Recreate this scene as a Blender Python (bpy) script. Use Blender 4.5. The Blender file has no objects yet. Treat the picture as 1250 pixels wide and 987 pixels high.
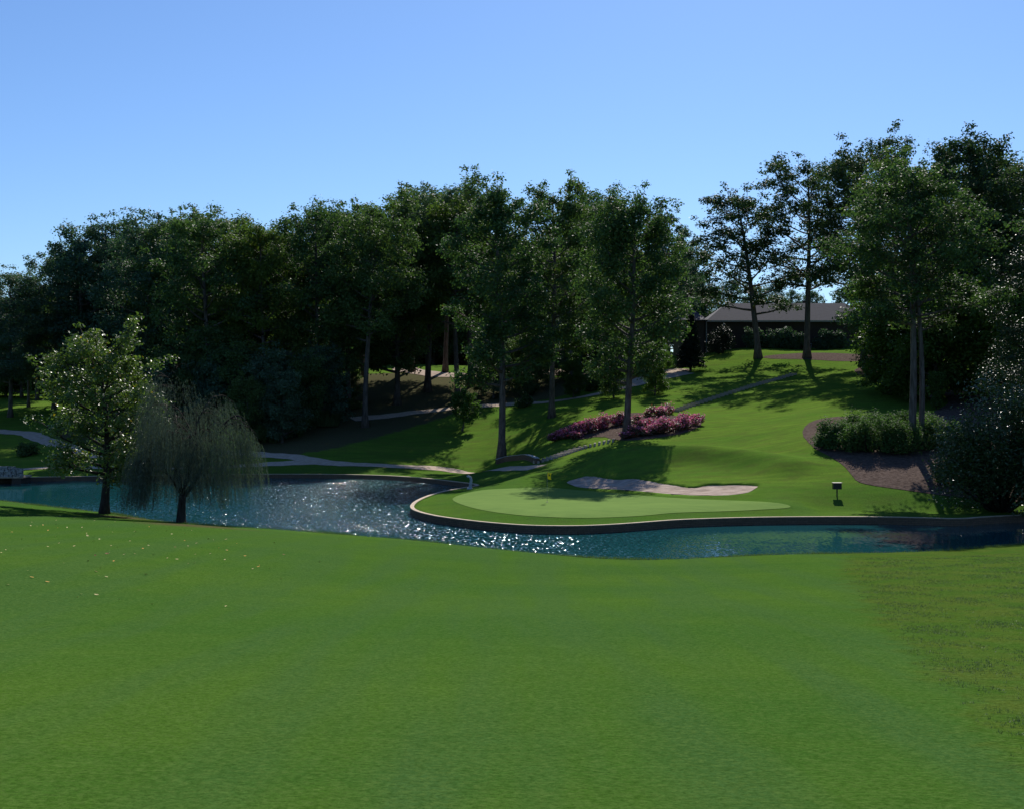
import bpy, math, random
import numpy as np
from mathutils import Vector, geometry

random.seed(7)
RNG = np.random.default_rng(11)
R = math.radians
SC = bpy.context.scene
COL = SC.collection
CAMH = 8.7
F = 1509.0
HY = 480.0          # horizon row of the photograph
CU = 625.0

# ------------------------------------------------------------------ object helpers
def tag(o, label=None, cat=None, group=None, kind=None):
    if label: o['label'] = label
    if cat: o['category'] = cat
    if group: o['group'] = group
    if kind: o['kind'] = kind
    return o

def empty(name, loc=(0, 0, 0), rz=0.0, sc=(1, 1, 1)):
    o = bpy.data.objects.new(name, None)
    o.location = loc
    o.rotation_euler = (0, 0, rz)
    o.scale = sc
    o.empty_display_size = 0.3
    COL.objects.link(o)
    return o

def link(name, me, mat=None, parent=None, loc=None, rz=None, sc=None):
    o = bpy.data.objects.new(name, me)
    COL.objects.link(o)
    if mat is not None and not me.materials:
        me.materials.append(mat)
    if parent is not None: o.parent = parent
    if loc is not None: o.location = loc
    if rz is not None: o.rotation_euler = (0, 0, rz)
    if sc is not None: o.scale = sc
    return o

def np_mesh(name, V, faces, smooth=True):
    """V (n,3) array, faces (m,k) int array (one k)"""
    me = bpy.data.meshes.new(name)
    V = np.asarray(V, dtype=np.float32); faces = np.asarray(faces, dtype=np.int32)
    k = faces.shape[1]
    me.vertices.add(len(V)); me.vertices.foreach_set('co', V.ravel())
    me.loops.add(faces.size); me.loops.foreach_set('vertex_index', faces.ravel())
    me.polygons.add(len(faces))
    me.polygons.foreach_set('loop_start', np.arange(0, faces.size, k, dtype=np.int32))
    me.polygons.foreach_set('loop_total', np.full(len(faces), k, dtype=np.int32))
    me.polygons.foreach_set('use_smooth', np.full(len(faces), smooth, dtype=bool))
    me.update(calc_edges=True)
    return me

class MB:
    def __init__(s): s.v = []; s.f = []
    def box(s, c, size, rz=0.0, taper=1.0):
        x, y, z = [q / 2 for q in size]
        b = len(s.v); ca, sa = math.cos(rz), math.sin(rz)
        for dz in (-z, z):
            t = taper if dz > 0 else 1.0
            for dx, dy in ((-x, -y), (x, -y), (x, y), (-x, y)):
                px, py = dx * t, dy * t
                s.v.append((c[0] + px * ca - py * sa, c[1] + px * sa + py * ca, c[2] + dz))
        for q in ((0, 3, 2, 1), (4, 5, 6, 7), (0, 1, 5, 4), (1, 2, 6, 5), (2, 3, 7, 6), (3, 0, 4, 7)):
            s.f.append(tuple(b + i for i in q))
        return s
    def tube(s, pts, rad, n=7):
        pts = [Vector(p) for p in pts]
        if not hasattr(rad, '__len__'): rad = [rad] * len(pts)
        b = len(s.v)
        up = Vector((0.13, 0.99, 0.05))
        for i, p in enumerate(pts):
            d = (pts[min(i + 1, len(pts) - 1)] - pts[max(i - 1, 0)]).normalized()
            a = d.cross(up)
            if a.length < 1e-3: a = d.cross(Vector((1, 0, 0)))
            a.normalize(); c = d.cross(a)
            for k in range(n):
                t = 2 * math.pi * k / n
                s.v.append(tuple(p + (a * math.cos(t) + c * math.sin(t)) * rad[i]))
        for i in range(len(pts) - 1):
            for k in range(n):
                k2 = (k + 1) % n
                s.f.append((b + i * n + k, b + i * n + k2, b + (i + 1) * n + k2, b + (i + 1) * n + k))
        s.f.append(tuple(b + k for k in range(n))[::-1])
        s.f.append(tuple(b + (len(pts) - 1) * n + k for k in range(n)))
        return s
    def build(s, name, mat, parent=None, smooth=False, **kw):
        me = bpy.data.meshes.new(name)
        me.from_pydata(s.v, [], s.f)
        if smooth:
            me.polygons.foreach_set('use_smooth', [True] * len(me.polygons))
        me.update()
        return link(name, me, mat, parent, **kw)

def copy_tree(o, parent=None):
    c = o.copy(); COL.objects.link(c)
    if parent is not None: c.parent = parent
    for ch in [x for x in o.children]:
        copy_tree(ch, c)
    return c

# ------------------------------------------------------------------ materials
def new_mat(name):
    m = bpy.data.materials.new(name); m.use_nodes = True
    nt = m.node_tree; nt.nodes.clear()
    return m, nt, nt.nodes, nt.links

def N(nt, t, **kw):
    n = nt.nodes.new(t)
    for k, v in kw.items():
        if k in n.inputs: n.inputs[k].default_value = v
        else: setattr(n, k, v)
    return n

def noise(nt, vec, scale, detail=3.0, rough=0.55):
    n = N(nt, 'ShaderNodeTexNoise'); n.inputs['Scale'].default_value = scale
    n.inputs['Detail'].default_value = detail; n.inputs['Roughness'].default_value = rough
    nt.links.new(vec, n.inputs['Vector'])
    return n.outputs['Fac']

def mapr(nt, val, a, b, c, d, clamp=True, smooth=False):
    n = N(nt, 'ShaderNodeMapRange')
    n.clamp = clamp
    if smooth: n.interpolation_type = 'SMOOTHSTEP'
    nt.links.new(val, n.inputs[0])
    for i, q in enumerate((a, b, c, d)): n.inputs[i + 1].default_value = q
    return n.outputs[0]

def mixc(nt, fac, a, b, mode='MIX'):
    n = N(nt, 'ShaderNodeMix'); n.data_type = 'RGBA'; n.blend_type = mode
    for s, q in ((0, fac), (6, a), (7, b)):
        if hasattr(q, 'links'): nt.links.new(q, n.inputs[s])
        elif s == 0: n.inputs[0].default_value = q
        else: n.inputs[s].default_value = (*q, 1) if len(q) == 3 else q
    return n.outputs[2]

def math_(nt, op, a, b=None):
    n = N(nt, 'ShaderNodeMath'); n.operation = op
    for s, q in ((0, a), (1, b)):
        if q is None: continue
        if hasattr(q, 'links'): nt.links.new(q, n.inputs[s])
        else: n.inputs[s].default_value = q
    return n.outputs[0]

def finish(nt, col, rough=0.8, spec=0.3, bump=None, bstr=0.3, bdist=0.02, extra=None):
    p = N(nt, 'ShaderNodeBsdfPrincipled'); o = N(nt, 'ShaderNodeOutputMaterial')
    if hasattr(col, 'links'): nt.links.new(col, p.inputs['Base Color'])
    else: p.inputs['Base Color'].default_value = (*col, 1)
    p.inputs['Roughness'].default_value = rough
    p.inputs['Specular IOR Level'].default_value = spec
    if bump is not None:
        b = N(nt, 'ShaderNodeBump'); b.inputs['Strength'].default_value = bstr
        b.inputs['Distance'].default_value = bdist
        nt.links.new(bump, b.inputs['Height']); nt.links.new(b.outputs[0], p.inputs['Normal'])
    nt.links.new(p.outputs[0], o.inputs['Surface'])
    return p

def pos(nt):
    g = N(nt, 'ShaderNodeNewGeometry'); return g.outputs['Position']

def scaled(nt, vec, sx, sy, sz, rz=0.0):
    m = N(nt, 'ShaderNodeMapping'); nt.links.new(vec, m.inputs['Vector'])
    m.inputs['Scale'].default_value = (sx, sy, sz); m.inputs['Rotation'].default_value = (0, 0, rz)
    return m.outputs[0]

def attr(nt, name):
    a = N(nt, 'ShaderNodeAttribute'); a.attribute_name = name; return a.outputs['Fac']

def mat_ground():
    m, nt, _, _ = new_mat('grass_ground')
    p = pos(nt)
    fine = noise(nt, p, 16.0, 6, 0.75)
    mid = noise(nt, p, 1.3, 4, 0.6)
    big = noise(nt, scaled(nt, p, 0.05, 0.16, 0.1, R(12)), 1.0, 4, 0.6)
    streak = noise(nt, scaled(nt, p, 0.55, 0.045, 0.4, R(38)), 1.0, 3, 0.5)
    ribs = noise(nt, scaled(nt, p, 0.3, 1.6, 0.4, R(-14)), 1.0, 4, 0.6)
    # mown fairway on the near side
    c = mixc(nt, mapr(nt, big, 0.38, 0.62, 0, 1), (0.045, 0.112, 0.019), (0.066, 0.134, 0.019))
    c = mixc(nt, mapr(nt, streak, 0.42, 0.60, 0, 0.55), c, (0.048, 0.104, 0.036))
    c = mixc(nt, mapr(nt, mid, 0.3, 0.75, 0, 0.28), c, (0.0255, 0.0713, 0.0075))
    # hillside turf across the water
    h = mixc(nt, mapr(nt, big, 0.38, 0.62, 0, 1), (0.105, 0.215, 0.028), (0.165, 0.265, 0.034))
    h = mixc(nt, mapr(nt, ribs, 0.35, 0.65, 0, 0.65), h, (0.0690, 0.1425, 0.0210))
    hm = noise(nt, scaled(nt, p, 0.45, 1.0, 0.5, R(8)), 1.0, 5, 0.7)
    h = mixc(nt, mapr(nt, hm, 0.46, 0.62, 0, 0.55), h, (0.1087, 0.1237, 0.0338))
    c = mixc(nt, attr(nt, 'hill'), c, h)
    # coarse rough, yellowed, on the right of the fairway
    rn = noise(nt, p, 1.0, 5, 0.65)
    rf = mapr(nt, math_(nt, 'ADD', attr(nt, 'rough'), math_(nt, 'MULTIPLY', math_(nt, 'SUBTRACT', rn, 0.5), 1.1)), 0.30, 0.70, 0, 1, smooth=True)
    rr = mixc(nt, mapr(nt, noise(nt, p, 0.55, 5, 0.7), 0.42, 0.60, 0, 1), (0.050, 0.104, 0.012), (0.088, 0.116, 0.018))
    clod = noise(nt, scaled(nt, p, 0.9, 1.6, 1.0), 1.0, 5, 0.72)
    tuft = noise(nt, scaled(nt, p, 1.0, 2.2, 1.0), 3.2, 5, 0.7)
    rr = mixc(nt, mapr(nt, tuft, 0.56, 0.68, 0, 0.8), rr, (0.034, 0.042, 0.014))
    rr = mixc(nt, mapr(nt, clod, 0.63, 0.70, 0, 0.9), rr, (0.040, 0.034, 0.020))
    c = mixc(nt, math_(nt, 'MULTIPLY', rf, 0.8), c, rr)
    # leaf litter / pine straw under the wood, with tree shade painted brown on the slope below
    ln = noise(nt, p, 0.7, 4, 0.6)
    lf = mapr(nt, math_(nt, 'ADD', attr(nt, 'litter_shade'), math_(nt, 'MULTIPLY', math_(nt, 'SUBTRACT', ln, 0.5), 0.7)), 0.40, 0.62, 0, 1, smooth=True)
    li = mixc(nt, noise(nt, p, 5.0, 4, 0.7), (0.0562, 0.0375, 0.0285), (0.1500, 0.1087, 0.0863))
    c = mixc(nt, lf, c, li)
    # bare earth at the foot of the trees on the near bank
    c = mixc(nt, attr(nt, 'earth'), c, (0.0975, 0.0638, 0.0413))
    nap = noise(nt, scaled(nt, p, 9.0, 10.0, 5.0, R(6)), 1.0, 6, 0.8)
    c = mixc(nt, mapr(nt, fine, 0.40, 0.62, 0.0, 0.60), c, (0.0165, 0.0465, 0.0045))
    c = mixc(nt, mapr(nt, nap, 0.46, 0.66, 0.0, 0.62), c, (0.0900, 0.1500, 0.0338))
    bh = math_(nt, 'ADD', math_(nt, 'MULTIPLY', fine, 0.5), math_(nt, 'MULTIPLY', tuft, math_(nt, 'ADD', math_(nt, 'MULTIPLY', rf, 1.6), 0.35)))
    finish(nt, c, 0.95, 0.0, bh, 0.6, 0.08)
    return m

def mat_noise(name, a, b, scale, rough=0.85, spec=0.2, bs=0.4, bd=0.02, stretch=(1, 1, 1), lo=0.35, hi=0.65):
    m, nt, _, _ = new_mat(name)
    p = scaled(nt, pos(nt), *stretch)
    f = noise(nt, p, scale, 5, 0.65)
    c = mixc(nt, mapr(nt, f, lo, hi, 0, 1), a, b)
    finish(nt, c, rough, spec, f, bs, bd)
    return m

def mat_leaf(name, a, b, c=None, trans=0.28, rough=0.50, spec=0.32, tcol=None, hue_obj=0.35, c_at=0.9):
    """leaf colour from a per-leaf random 'tint', moved a little from plant to plant"""
    m, nt, _, _ = new_mat(name)
    t = attr(nt, 'tint')
    col = mixc(nt, t, a, b)
    oi = N(nt, 'ShaderNodeObjectInfo')
    k = math_(nt, 'MULTIPLY', oi.outputs['Random'], hue_obj)
    col = mixc(nt, k, col, (b[0] * 1.3, b[1] * 1.05, b[2] * 0.8))
    if c is not None:
        col = mixc(nt, mapr(nt, t, c_at, c_at + 0.02, 0, 1), col, c)
    p = N(nt, 'ShaderNodeBsdfPrincipled'); nt.links.new(col, p.inputs['Base Color'])
    p.inputs['Roughness'].default_value = rough; p.inputs['Specular IOR Level'].default_value = spec
    tr = N(nt, 'ShaderNodeBsdfTranslucent')
    tc = mixc(nt, 1.0, col, tcol or (1.20, 1.50, 0.70), 'MULTIPLY')
    nt.links.new(tc, tr.inputs['Color'])
    mx = N(nt, 'ShaderNodeMixShader'); mx.inputs[0].default_value = trans
    nt.links.new(p.outputs[0], mx.inputs[1]); nt.links.new(tr.outputs[0], mx.inputs[2])
    o = N(nt, 'ShaderNodeOutputMaterial'); nt.links.new(mx.outputs[0], o.inputs['Surface'])
    return m

def mat_water():
    m, nt, _, _ = new_mat('pond_water')
    p = pos(nt)
    sx = N(nt, 'ShaderNodeSeparateXYZ'); nt.links.new(p, sx.inputs[0])
    X, Y = sx.outputs[0], sx.outputs[1]
    patch = noise(nt, scaled(nt, p, 0.05, 0.09, 1), 1.0, 3, 0.5)
    w = math_(nt, 'MULTIPLY', mapr(nt, X, -40, -22, 0.0, 1, smooth=True), mapr(nt, X, -2, 14, 1, 0.03, smooth=True))
    w = math_(nt, 'MULTIPLY', w, mapr(nt, patch, 0.25, 0.5, 0.7, 1.0))
    def ncol(vec, sc, det):
        n = N(nt, 'ShaderNodeTexNoise'); n.inputs['Scale'].default_value = sc; n.inputs['Detail'].default_value = det
        n.inputs['Roughness'].default_value = 0.6; nt.links.new(vec, n.inputs['Vector'])
        v = N(nt, 'ShaderNodeVectorMath'); v.operation = 'SUBTRACT'; nt.links.new(n.outputs['Color'], v.inputs[0]); v.inputs[1].default_value = (.5, .5, .5)
        return v.outputs[0]
    def vscale(v, f):
        q = N(nt, 'ShaderNodeVectorMath'); q.operation = 'SCALE'; nt.links.new(v, q.inputs[0])
        if hasattr(f, 'links'): nt.links.new(f, q.inputs['Scale'])
        else: q.inputs['Scale'].default_value = f
        return q.outputs[0]
    r1 = ncol(scaled(nt, p, 6.3, 2.9, 1), 1.0, 2.0)
    r2 = ncol(scaled(nt, p, 0.5, 0.9, 1, R(15)), 1.0, 2.0)
    amp = math_(nt, 'ADD', math_(nt, 'MULTIPLY', w, mapr(nt, X, -14, 6, 3.3, 1.8)), 0.025)
    v1 = vscale(r1, amp); v2 = vscale(r2, math_(nt, 'ADD', math_(nt, 'MULTIPLY', w, 0.14), 0.02))
    ad = N(nt, 'ShaderNodeVectorMath'); ad.operation = 'ADD'; nt.links.new(v1, ad.inputs[0]); nt.links.new(v2, ad.inputs[1])
    mu_ = N(nt, 'ShaderNodeVectorMath'); mu_.operation = 'MULTIPLY_ADD'; nt.links.new(ad.outputs[0], mu_.inputs[0]); mu_.inputs[1].default_value = (1, 1, 0); mu_.inputs[2].default_value = (0, 0, 1)
    b = N(nt, 'ShaderNodeVectorMath'); b.operation = 'NORMALIZE'; nt.links.new(mu_.outputs[0], b.inputs[0])
    pb = N(nt, 'ShaderNodeBsdfPrincipled')
    pb.inputs['Base Color'].default_value = (0.006, 0.060, 0.070, 1)
    pb.inputs['Roughness'].default_value = 0.065
    pb.inputs['IOR'].default_value = 1.333
    nt.links.new(b.outputs[0], pb.inputs['Normal'])
    o = N(nt, 'ShaderNodeOutputMaterial'); nt.links.new(pb.outputs[0], o.inputs['Surface'])
    return m

def mat_stone_wall(name, a, b, mortar, scale=1.0, bw=0.5, rh=0.18):
    m, nt, _, _ = new_mat(name)
    tc = N(nt, 'ShaderNodeUVMap')
    br = N(nt, 'ShaderNodeTexBrick')
    nt.links.new(tc.outputs[0], br.inputs['Vector'])
    br.inputs['Color1'].default_value = (*a, 1); br.inputs['Color2'].default_value = (*b, 1)
    br.inputs['Mortar'].default_value = (*mortar, 1)
    br.inputs['Scale'].default_value = scale
    br.inputs['Brick Width'].default_value = bw; br.inputs['Row Height'].default_value = rh
    br.inputs['Mortar Size'].default_value = 0.015
    f = noise(nt, pos(nt), 3.0, 5, 0.6)
    c = mixc(nt, mapr(nt, f, 0.3, 0.7, 0.0, 0.6), br.outputs['Color'], (a[0] * .45, a[1] * .5, a[2] * .45))
    finish(nt, c, 0.85, 0.25, br.outputs['Fac'], -0.5, 0.02)
    return m

M = {}
M['ground'] = mat_ground()
M['green'] = mat_noise('putting_green_turf', (0.125, 0.200, 0.056), (0.152, 0.232, 0.064), 0.6, 0.9, 0.0, 0.2, 0.01, (1, 2.5, 1))
M['fringe'] = mat_noise('fringe_turf', (0.0532, 0.1140, 0.0198), (0.0760, 0.1406, 0.0228), 1.6, 0.9, 0.15, 0.3, 0.03)
M['sand'] = mat_noise('bunker_sand', (0.2800, 0.2184, 0.1792), (0.4704, 0.3808, 0.3192), 1.1, 0.95, 0.0, 0.9, 0.10, (1, 2.2, 1))
M['path'] = mat_noise('cart_path_gravel', (0.38, 0.30, 0.235), (0.50, 0.41, 0.33), 2.2, 0.95, 0.0, 0.3, 0.02)
M['mulch'] = mat_noise('pine_straw_mulch', (0.052, 0.038, 0.032), (0.150, 0.115, 0.098), 4.0, 0.95, 0.0, 0.9, 0.08, (1, 1, 1), 0.3, 0.7)
M['bark'] = mat_noise('oak_bark', (0.055, 0.045, 0.040), (0.150, 0.125, 0.115), 5.0, 0.9, 0.15, 0.8, 0.05, (1, 1, 0.18))
M['bark_dark'] = mat_noise('dark_bark', (0.022, 0.018, 0.015), (0.060, 0.048, 0.040), 6.0, 0.9, 0.15, 0.8, 0.04, (1, 1, 0.2))
M['wall'] = mat_stone_wall('brick_retaining_wall', (0.1820, 0.1190, 0.0770), (0.1260, 0.0840, 0.0560), (0.0630, 0.0490, 0.0385), 1.0, 0.4, 0.12)
M['cap'] = mat_noise('pale_stone_coping', (0.3352, 0.2633, 0.1835), (0.4788, 0.3751, 0.2713), 1.8, 0.85, 0.2, 0.3, 0.01)
M['timber'] = mat_noise('weathered_timber', (0.2736, 0.2356, 0.1900), (0.4256, 0.3648, 0.2964), 6.0, 0.9, 0.15, 0.4, 0.01, (1, 1, 3))
M['rubble'] = mat_noise('fieldstone', (0.1216, 0.1140, 0.1064), (0.3496, 0.3268, 0.3040), 4.5, 0.9, 0.2, 1.0, 0.08, (1, 1, 1.6), 0.42, 0.55)
M['water'] = mat_water()
M['yellow'] = mat_noise('yellow_flag_cloth', (0.80, 0.55, 0.01), (0.85, 0.62, 0.02), 8, 0.7, 0.2, 0.1)
M['black'] = mat_noise('black_paint', (0.010, 0.010, 0.011), (0.018, 0.018, 0.018), 8, 0.45, 0.4, 0.1)
M['pole'] = mat_noise('weathered_fibreglass', (0.12, 0.13, 0.10), (0.18, 0.19, 0.15), 8, 0.35, 0.5, 0.05)
M['pipe'] = mat_noise('pale_concrete', (0.3040, 0.3192, 0.3268), (0.4560, 0.4712, 0.4788), 6, 0.7, 0.3, 0.2)
M['roof'] = mat_noise('grey_shingles', (0.052, 0.050, 0.066), (0.078, 0.076, 0.096), 3.0, 0.85, 0.15, 0.4, 0.02, (0.6, 1, 5))
M['siding'] = mat_noise('brown_brick_siding', (0.0456, 0.0342, 0.0304), (0.0722, 0.0532, 0.0471), 7, 0.9, 0.2, 0.3, 0.01, (1, 1, 3))
M['trim'] = mat_noise('pale_trim', (0.3192, 0.3040, 0.3192), (0.3800, 0.3648, 0.3800), 3, 0.7, 0.3, 0.05)
M['glass'] = mat_noise('window_glass', (0.012, 0.014, 0.016), (0.02, 0.022, 0.026), 2, 0.08, 0.6, 0.0)

M['oak'] = mat_leaf('oak_leaf', (0.0276, 0.0644, 0.0313), (0.0966, 0.1518, 0.0506), (0.1251, 0.1095, 0.0235), 0.28, 0.60, 0.13, hue_obj=0.40, c_at=0.985)
M['oak_blue'] = mat_leaf('bluish_oak_leaf', (0.0313, 0.0718, 0.0552), (0.0920, 0.1518, 0.0966), None, 0.24, 0.60, 0.14, hue_obj=0.3)
M['oak_shade'] = mat_leaf('shade_darkened_oak_leaf', (0.018, 0.042, 0.024), (0.060, 0.098, 0.045), (0.12, 0.12, 0.02), 0.24, 0.60, 0.13, hue_obj=0.3, c_at=0.98)  # oak leaf colour darkened to stand in for the shade of backlit crowns
M['oak_yellow'] = mat_leaf('yellowing_oak_leaf', (0.0352, 0.0704, 0.0229), (0.1144, 0.1584, 0.0352), (0.1496, 0.1122, 0.0150), 0.32, 0.58, 0.13, hue_obj=0.3, c_at=0.96)
M['bright'] = mat_leaf('bright_leaf', (0.0340, 0.0723, 0.0136), (0.0850, 0.1403, 0.0238), None, 0.38, 0.5, 0.25, hue_obj=0.3)
M['poplar'] = mat_leaf('turning_poplar_leaf', (0.055, 0.095, 0.022), (0.155, 0.195, 0.050), (0.42, 0.26, 0.03), 0.30, 0.40, 0.36, hue_obj=0.0, c_at=0.95)
M['willow'] = mat_leaf('willow_leaf', (0.046, 0.062, 0.050), (0.130, 0.155, 0.120), (0.13, 0.20, 0.07), 0.22, 0.5, 0.3, tcol=(1.0, 1.15, .8), hue_obj=0.0, c_at=0.90)
M['magnolia'] = mat_leaf('magnolia_leaf', (0.026, 0.050, 0.018), (0.070, 0.110, 0.040), (0.12, 0.15, 0.07), 0.20, 0.32, 0.5, hue_obj=0.1, c_at=0.93)
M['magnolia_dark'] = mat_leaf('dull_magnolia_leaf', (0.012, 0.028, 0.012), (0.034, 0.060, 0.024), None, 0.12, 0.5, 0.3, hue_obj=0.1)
M['conifer'] = mat_leaf('conifer_needles', (0.0085, 0.0153, 0.0093), (0.0221, 0.0340, 0.0187), None, 0.08, 0.6, 0.2, hue_obj=0.2)
M['shrub'] = mat_leaf('shrub_leaf', (0.03, 0.072, 0.026), (0.085, 0.155, 0.05), None, 0.32, 0.65, 0.08, hue_obj=0.35)
M['azalea_leaf'] = mat_leaf('azalea_leaf', (0.0595, 0.0553, 0.0382), (0.1275, 0.1105, 0.0765), (0.2210, 0.0510, 0.0382), 0.22, 0.45, 0.35, hue_obj=0.2, c_at=0.72)
M['pink'] = mat_leaf('azalea_blossom', (0.46, 0.10, 0.22), (0.62, 0.24, 0.40), (0.45, 0.07, 0.06), 0.30, 0.6, 0.2, tcol=(1.15, 1.05, 1.1), hue_obj=0.0, c_at=0.86)
M['grassblade'] = mat_leaf('tall_grass_blade', (0.0478, 0.0765, 0.0286), (0.1020, 0.1402, 0.0574), None, 0.35, 0.5, 0.3, hue_obj=0.0)
M['fall_yellow'] = mat_noise('fallen_leaf_yellow', (0.40, 0.31, 0.10), (0.50, 0.42, 0.18), 9, 0.7, 0.2, 0.1)
M['fall_orange'] = mat_noise('fallen_leaf_orange', (0.60, 0.26, 0.03), (0.66, 0.34, 0.05), 9, 0.7, 0.2, 0.1)
M['fall_brown'] = mat_noise('fallen_leaf_brown', (0.24, 0.06, 0.03), (0.30, 0.10, 0.05), 9, 0.7, 0.2, 0.1)

# ------------------------------------------------------------------ the lie of the land
def P(u, v, d):
    return ((u - CU) * d / F, d, CAMH - (v - HY) * d / F)

ctrl = []
def cp(u, lst):
    for v, d in lst: ctrl.append(P(u, v, d))
cp(1000, [(620, 88), (600, 92), (580, 97), (560, 102), (540, 107), (520, 116), (500, 128), (480, 143), (465, 158), (440, 182), (425, 200), (421, 225)])
cp(900, [(540, 115), (520, 125), (500, 140), (480, 155), (465, 168), (447, 182), (431, 195), (421, 212), (420, 235)])
cp(1100, [(622, 88), (600, 91), (570, 97), (545, 104), (520, 114), (500, 125), (480, 140), (460, 158), (435, 182), (424, 205)])
cp(1250, [(637, 83), (600, 89), (560, 98), (530, 108), (500, 122), (475, 142), (450, 170), (432, 200)])
cp(1500, [(630, 85), (590, 93), (540, 110), (490, 140), (450, 180)])
cp(780, [(552, 114), (540, 120), (520, 132), (500, 145), (480, 160), (466, 172), (453, 186), (446, 205), (440, 230)])
cp(680, [(572, 114), (560, 120), (540, 132), (520, 144), (500, 156), (485, 168), (467, 182), (454, 196), (449, 218)])
cp(600, [(573, 132), (568, 135), (550, 141), (530, 149), (510, 158), (490, 170), (470, 184), (458, 196), (449, 216), (446, 245)])
cp(500, [(573, 132), (568, 135), (550, 142), (530, 151), (510, 161), (490, 172), (470, 184), (456, 196), (448, 216), (445, 245)])
cp(350, [(573, 132), (565, 137), (545, 145), (520, 156), (495, 170), (475, 188), (460, 210), (452, 245)])
cp(150, [(573, 131), (567, 137), (550, 146), (530, 158), (510, 172), (490, 192), (475, 225)])
cp(0, [(574, 131), (566, 137), (550, 147), (530, 160), (513, 175), (497, 192), (484, 218)])
cp(-300, [(575, 131), (560, 142), (530, 162), (505, 190), (485, 220)])
# the green and its surround
cp(530, [(613, 90)]); cp(600, [(606, 94), (594, 102)]); cp(650, [(626, 81.5), (600, 97)]); cp(700, [(630, 79.5), (606, 94), (592, 102)])
cp(800, [(626, 81.5), (608, 91.5)]); cp(900, [(618, 86), (606, 91)]); cp(960, [(615, 87)])
# bunker back lip, mound crown and the hollow behind it
for u, v, d in [(690, 586, 103), (720, 576, 105), (760, 579, 103), (790, 578, 101.5), (830, 586, 97.5), (880, 586, 97), (930, 587, 96),
                (800, 559, 107.5), (850, 556, 108), (900, 558, 107), (940, 566, 104), (965, 580, 99.5), (740, 561, 109),
                (850, 570, 102.5), (900, 572, 101.5), (860, 549, 112)]:
    ctrl.append(P(u, v, d))
ctrl = np.array(ctrl)
CX, CY, CZ = ctrl[:, 0], ctrl[:, 1], ctrl[:, 2]

def tps(r2):
    return 0.5 * r2 * np.log(np.maximum(r2, 1e-9))
S = 0.02
n = len(CX)
K = tps((CX[:, None] - CX[None]) ** 2 * S * S + (CY[:, None] - CY[None]) ** 2 * S * S) + np.eye(n) * 2e-4
Pm = np.stack([np.ones(n), CX * S, CY * S], 1)
A = np.block([[K, Pm], [Pm.T, np.zeros((3, 3))]])
W = np.linalg.solve(A, np.concatenate([CZ, np.zeros(3)]))

def far_rbf(x, y):
    x = np.clip(x, -135, 100); y = np.clip(y, 70, 240)
    out = np.empty(x.shape); xf, yf = x.ravel(), y.ravel(); of = np.empty(xf.shape)
    for i in range(0, len(xf), 20000):
        xx, yy = xf[i:i + 20000], yf[i:i + 20000]
        k = tps((xx[:, None] - CX[None]) ** 2 * S * S + (yy[:, None] - CY[None]) ** 2 * S * S)
        of[i:i + 20000] = k @ W[:n] + W[n] + W[n + 1] * xx * S + W[n + 2] * yy * S
    return of.reshape(x.shape)

def z0(u, v, z=0.0):
    d = (CAMH - z) * F / (v - HY)
    return ((u - CU) * d / F, d)

far_px = [(-250, 592), (-120, 590), (-20, 589), (30, 587), (100, 586), (180, 584), (300, 583), (400, 583), (470, 584.5), (520, 588), (560, 593)]
cove_px = [(590, 597)]
green_px = [(570, 600), (535, 608), (512, 617), (503, 625), (507, 631), (530, 637.5), (560, 642), (588, 645.5), (620, 648.5), (651, 650.5), (700, 651), (741, 649.5),
            (781, 646.5), (822, 643), (865, 641.3), (908, 640), (951, 639.3), (1000, 639), (1060, 639), (1120, 640), (1172, 642)]
right_px = [(1200, 639), (1260, 636), (1400, 634), (1600, 636)]
near_px = [(1600, 648), (1400, 652), (1320, 657), (1250, 663), (1200, 668), (1150, 672), (1050, 675), (950, 676), (870, 680), (800, 683), (740, 682), (680, 677),
           (600, 669), (500, 658), (420, 652), (330, 645), (270, 642), (217, 637.5), (170, 632), (128, 625), (60, 618), (0, 610), (-80, 604), (-250, 602)]
far_w = [z0(*q) for q in far_px]; cove_w = [z0(*q) for q in cove_px]; green_w = [z0(*q) for q in green_px]
right_w = [z0(*q) for q in right_px]; near_w = [z0(u, v, 0.12) for u, v in near_px]

def smooth_line(pts, it=2):
    pts = [np.array(p, float) for p in pts]
    for _ in range(it):
        q = [pts[0]]
        for a, b in zip(pts[:-1], pts[1:]):
            q += [a * .75 + b * .25, a * .25 + b * .75]
        q.append(pts[-1]); pts = q
    return [tuple(p) for p in pts]
far_s = smooth_line(far_w + cove_w + green_w + right_w, 2)
near_s = smooth_line(near_w, 2)
POND = np.array(far_s + near_s); NFAR = len(far_s)

def inside(px, py, poly):
    c = np.zeros(px.shape, bool); j = len(poly) - 1
    for i in range(len(poly)):
        xi, yi = poly[i]; xj, yj = poly[j]
        t = (yi > py) != (yj > py)
        with np.errstate(divide='ignore', invalid='ignore'):
            xx = (xj - xi) * (py - yi) / (yj - yi + 1e-12) + xi
        c ^= t & (px < xx); j = i
    return c

def seg_dist(px, py, line, closed=False):
    """distance to a polyline, nearest point, index of nearest segment"""
    best = np.full(px.shape, 1e9); bx = np.zeros(px.shape); by = np.zeros(px.shape); bi = np.zeros(px.shape, int)
    m = len(line); rng = range(m if closed else m - 1)
    for i in rng:
        ax, ay = line[i]; cx, cy = line[(i + 1) % m]
        dx, dy = cx - ax, cy - ay
        t = np.clip(((px - ax) * dx + (py - ay) * dy) / (dx * dx + dy * dy + 1e-12), 0, 1)
        qx, qy = ax + t * dx, ay + t * dy
        d = np.hypot(px - qx, py - qy); k = d < best
        best[k] = d[k]; bx[k] = qx[k]; by[k] = qy[k]; bi[k] = i
    return best, bx, by, bi

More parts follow.
